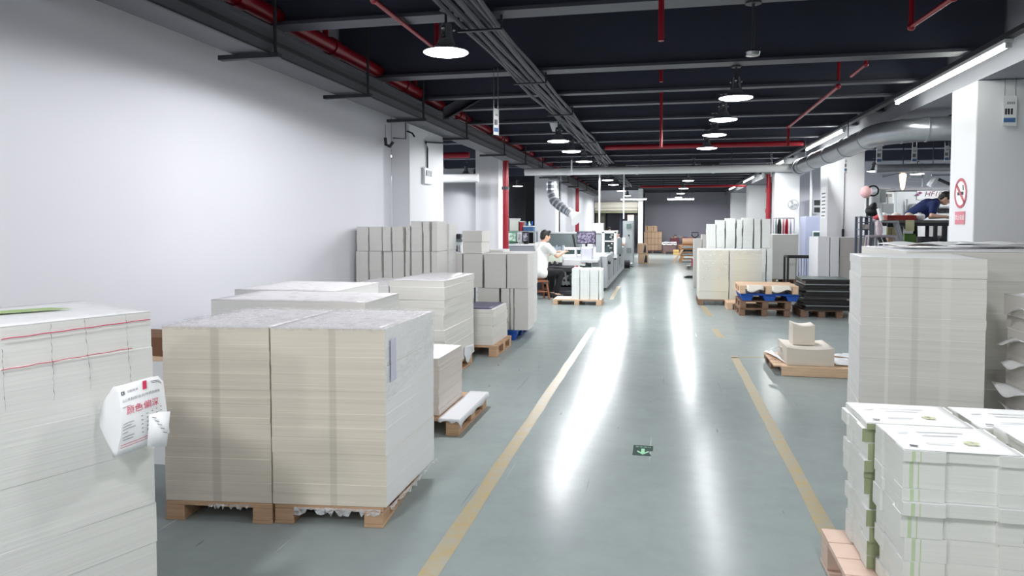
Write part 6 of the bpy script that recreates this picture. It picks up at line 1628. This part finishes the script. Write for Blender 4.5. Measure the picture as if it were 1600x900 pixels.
a = atY(1356, 300, 14.95)
t = thing('pedestal_fan', 'pink and dark fan head on a stand at the left edge of the workshop', 'fan', (a.x, 14.95, 0))
MB().tube([(a.x, 14.95, .02), (a.x, 14.95, a.z - .1)], .025, 8).build('stand', DARK, t); MB().lathe([(.13, .002), (.13, .02), (.03, .03)], (a.x, 14.95, 0), 16).build('foot', DARK, t)
MB().ball((a.x - .03, 14.95, a.z), (.11, .09, .12), 10).build('head', simple('head_pink', (222, 178, 180), .5), t, True); disc_ring(t, 'guard', Vector((a.x + .08, 14.9, a.z + .02)), Vector((1, 0, 0)), .08, .11, BLACK)
# glowing orange work lamp
a = atY(1410.5, 281, 15.4)
t = thing('warning_lamp', 'glowing orange lamp over the workshop', 'lamp', tuple(a))
MB().lathe([(.01, -.2), (.035, -.15), (.06, .05), (.065, .1), (.03, .13)], a, 16).build('glow_glass', emit('orange_glow', (255, 196, 140), 5.), t, True)
MB().lathe([(.03, .13), (.04, .15), (.03, .18)], a, 12).build('cap', simple('cap_orange', (220, 120, 80), .5), t); MB().tube([a + Vector((0, 0, .18)), Vector((a.x, a.y, 3.3))], .01, 6).build('cord', BLACK, t)
# thin duct and fan frame high in the workshop
a = atY(1352, 264, 14.9)
t = thing('workshop_duct', 'thin silver duct crossing the workshop behind the hanging tags', 'duct', (a.x, 14.9, a.z)); MB().tube([(4.0, 14.9, a.z), (9.5, 14.9, a.z)], .085, 14).build('pipe', GALV, t, True)
for x in (4.8, 5.6, 6.4): MB().tube([(x - .02, 14.9, a.z), (x + .02, 14.9, a.z)], .094, 14).build('duct_ring', GALV, t, True)
for x in (5.0, 6.5): MB().tube([(x, 14.9, a.z + .085), (x, 14.9, 4.28)], .01, 6).build('hanger_rod', DARK, t)
t = thing('wall_shelf', 'pale frame with a slanting brace on the workshop rear wall', 'frame', (atY(1453, 285, 20).x, 20, 2.9))
for (x0, y0, x1, y1) in ((1421, 276, 1443, 277.5), (1441, 272, 1443, 292), (1421, 283, 1440, 284), (1456, 272, 1490, 275)): pb('bar', GREYM, x0, y0, x1, y1, 20.0, .05, t)
MB().tube([atY(1452, 291, 20), atY(1463, 276, 20)], .08, 8).build('brace', LIGHTM, t); MB().tube([atY(1466, 280, 20), atY(1484, 288, 20)], .04, 8).build('brace', DARK, t)
box('back_bracket', GREYM, atY(1441, 280, 20).x, 20.05, 2.9, atY(1441, 280, 20).x + .05, 23.39, 2.95, t)
# rumpled sheets over the wide right stack
for k in range(3):
    x0 = 1.75 + .56 * k; y0 = 5.75 + .3 * (k % 2); rows = [[Vector((x0 + .55 * i / 10, y0 + .7 * j / 8, 1.337 + .002 * k + .022 * abs(math.sin(i * .6 + k) * math.cos(j * .5 + k)))) for i in range(11)] for j in range(9)]
    tag(MB().grid(rows).build('loose_sheet', SHEETW, None, True, solid=.001), ['left', 'middle', 'right'][k] + ' rumpled white sheet on top of the wide stack at the right edge', 'sheet')

# ------------------------------------------------------------------ pieces of parts go one level deeper
SUBS = {'body': ('tape', 'flap_seam', 'printed_mark', 'label_strip', 'black_band'), 'lamp_shade': ('lens',), 'heat_sink': ('clamp_bolt',), 'housing': ('screen',),
    'note_sheet': ('printed_line', 'red_handwriting', 'printed_tick', 'printed_logo', 'red_stamp', 'corner_label'), 'top_blank': ('printed_leaf', 'printed_line', 'slot'),
    'sheet_pile': ('red_marker_line', 'pencil_mark', 'barcode_label'), 'top_sheet': ('green_print',), 'plate': ('arrow', 'lettering'), 'card': ('printed_sign', 'blue_band'),
    'name_plate': ('lettering', 'logo'), 'door': ('display', 'vent_grille', 'lock'), 'caption_plate': ('caption',), 'disc': ('red_ring', 'red_slash', 'cigarette', 'smoke_curl'),
    'hood': ('hood_cable', 'hood_top'), 'base_panel': ('access_cover', 'knob'), 'window_frame': ('window',), 'box': ('switch',), 'sheet': ('printed_line',), 'main_body': ('feed_opening', 'feed_bar', 'dial')}
base_of = lambda o: o.name.split('.')[0]
byroot = {}
for o in col.objects:
    if o.parent and not o.parent.parent: byroot.setdefault(o.parent.name, []).append(o)
for ch in byroot.values():
    idx = {}
    for o in ch: idx.setdefault(base_of(o), o)
    for o in ch:
        for par, names in SUBS.items():
            if base_of(o) in names and par in idx and idx[par] is not o and idx[par].parent is o.parent: o.parent = idx[par]; break

# ------------------------------------------------------------------ world and view
w = bpy.data.worlds.new('world'); sc.world = w; w.use_nodes = True
w.node_tree.nodes['Background'].inputs[0].default_value = (.5, .53, .6, 1); w.node_tree.nodes['Background'].inputs[1].default_value = .02
vs = sc.view_settings
vs.view_transform = 'Standard'; vs.look = 'None'; vs.exposure = EXPO; vs.gamma = 1; vs.use_curve_mapping = False
try:
    sc.cycles.use_denoising = True; sc.cycles.max_bounces = 8; sc.cycles.diffuse_bounces = 5; sc.cycles.transparent_max_bounces = 12; sc.cycles.sample_clamp_indirect = 6; sc.cycles.caustics_reflective = False; sc.cycles.caustics_refractive = False
except Exception: pass
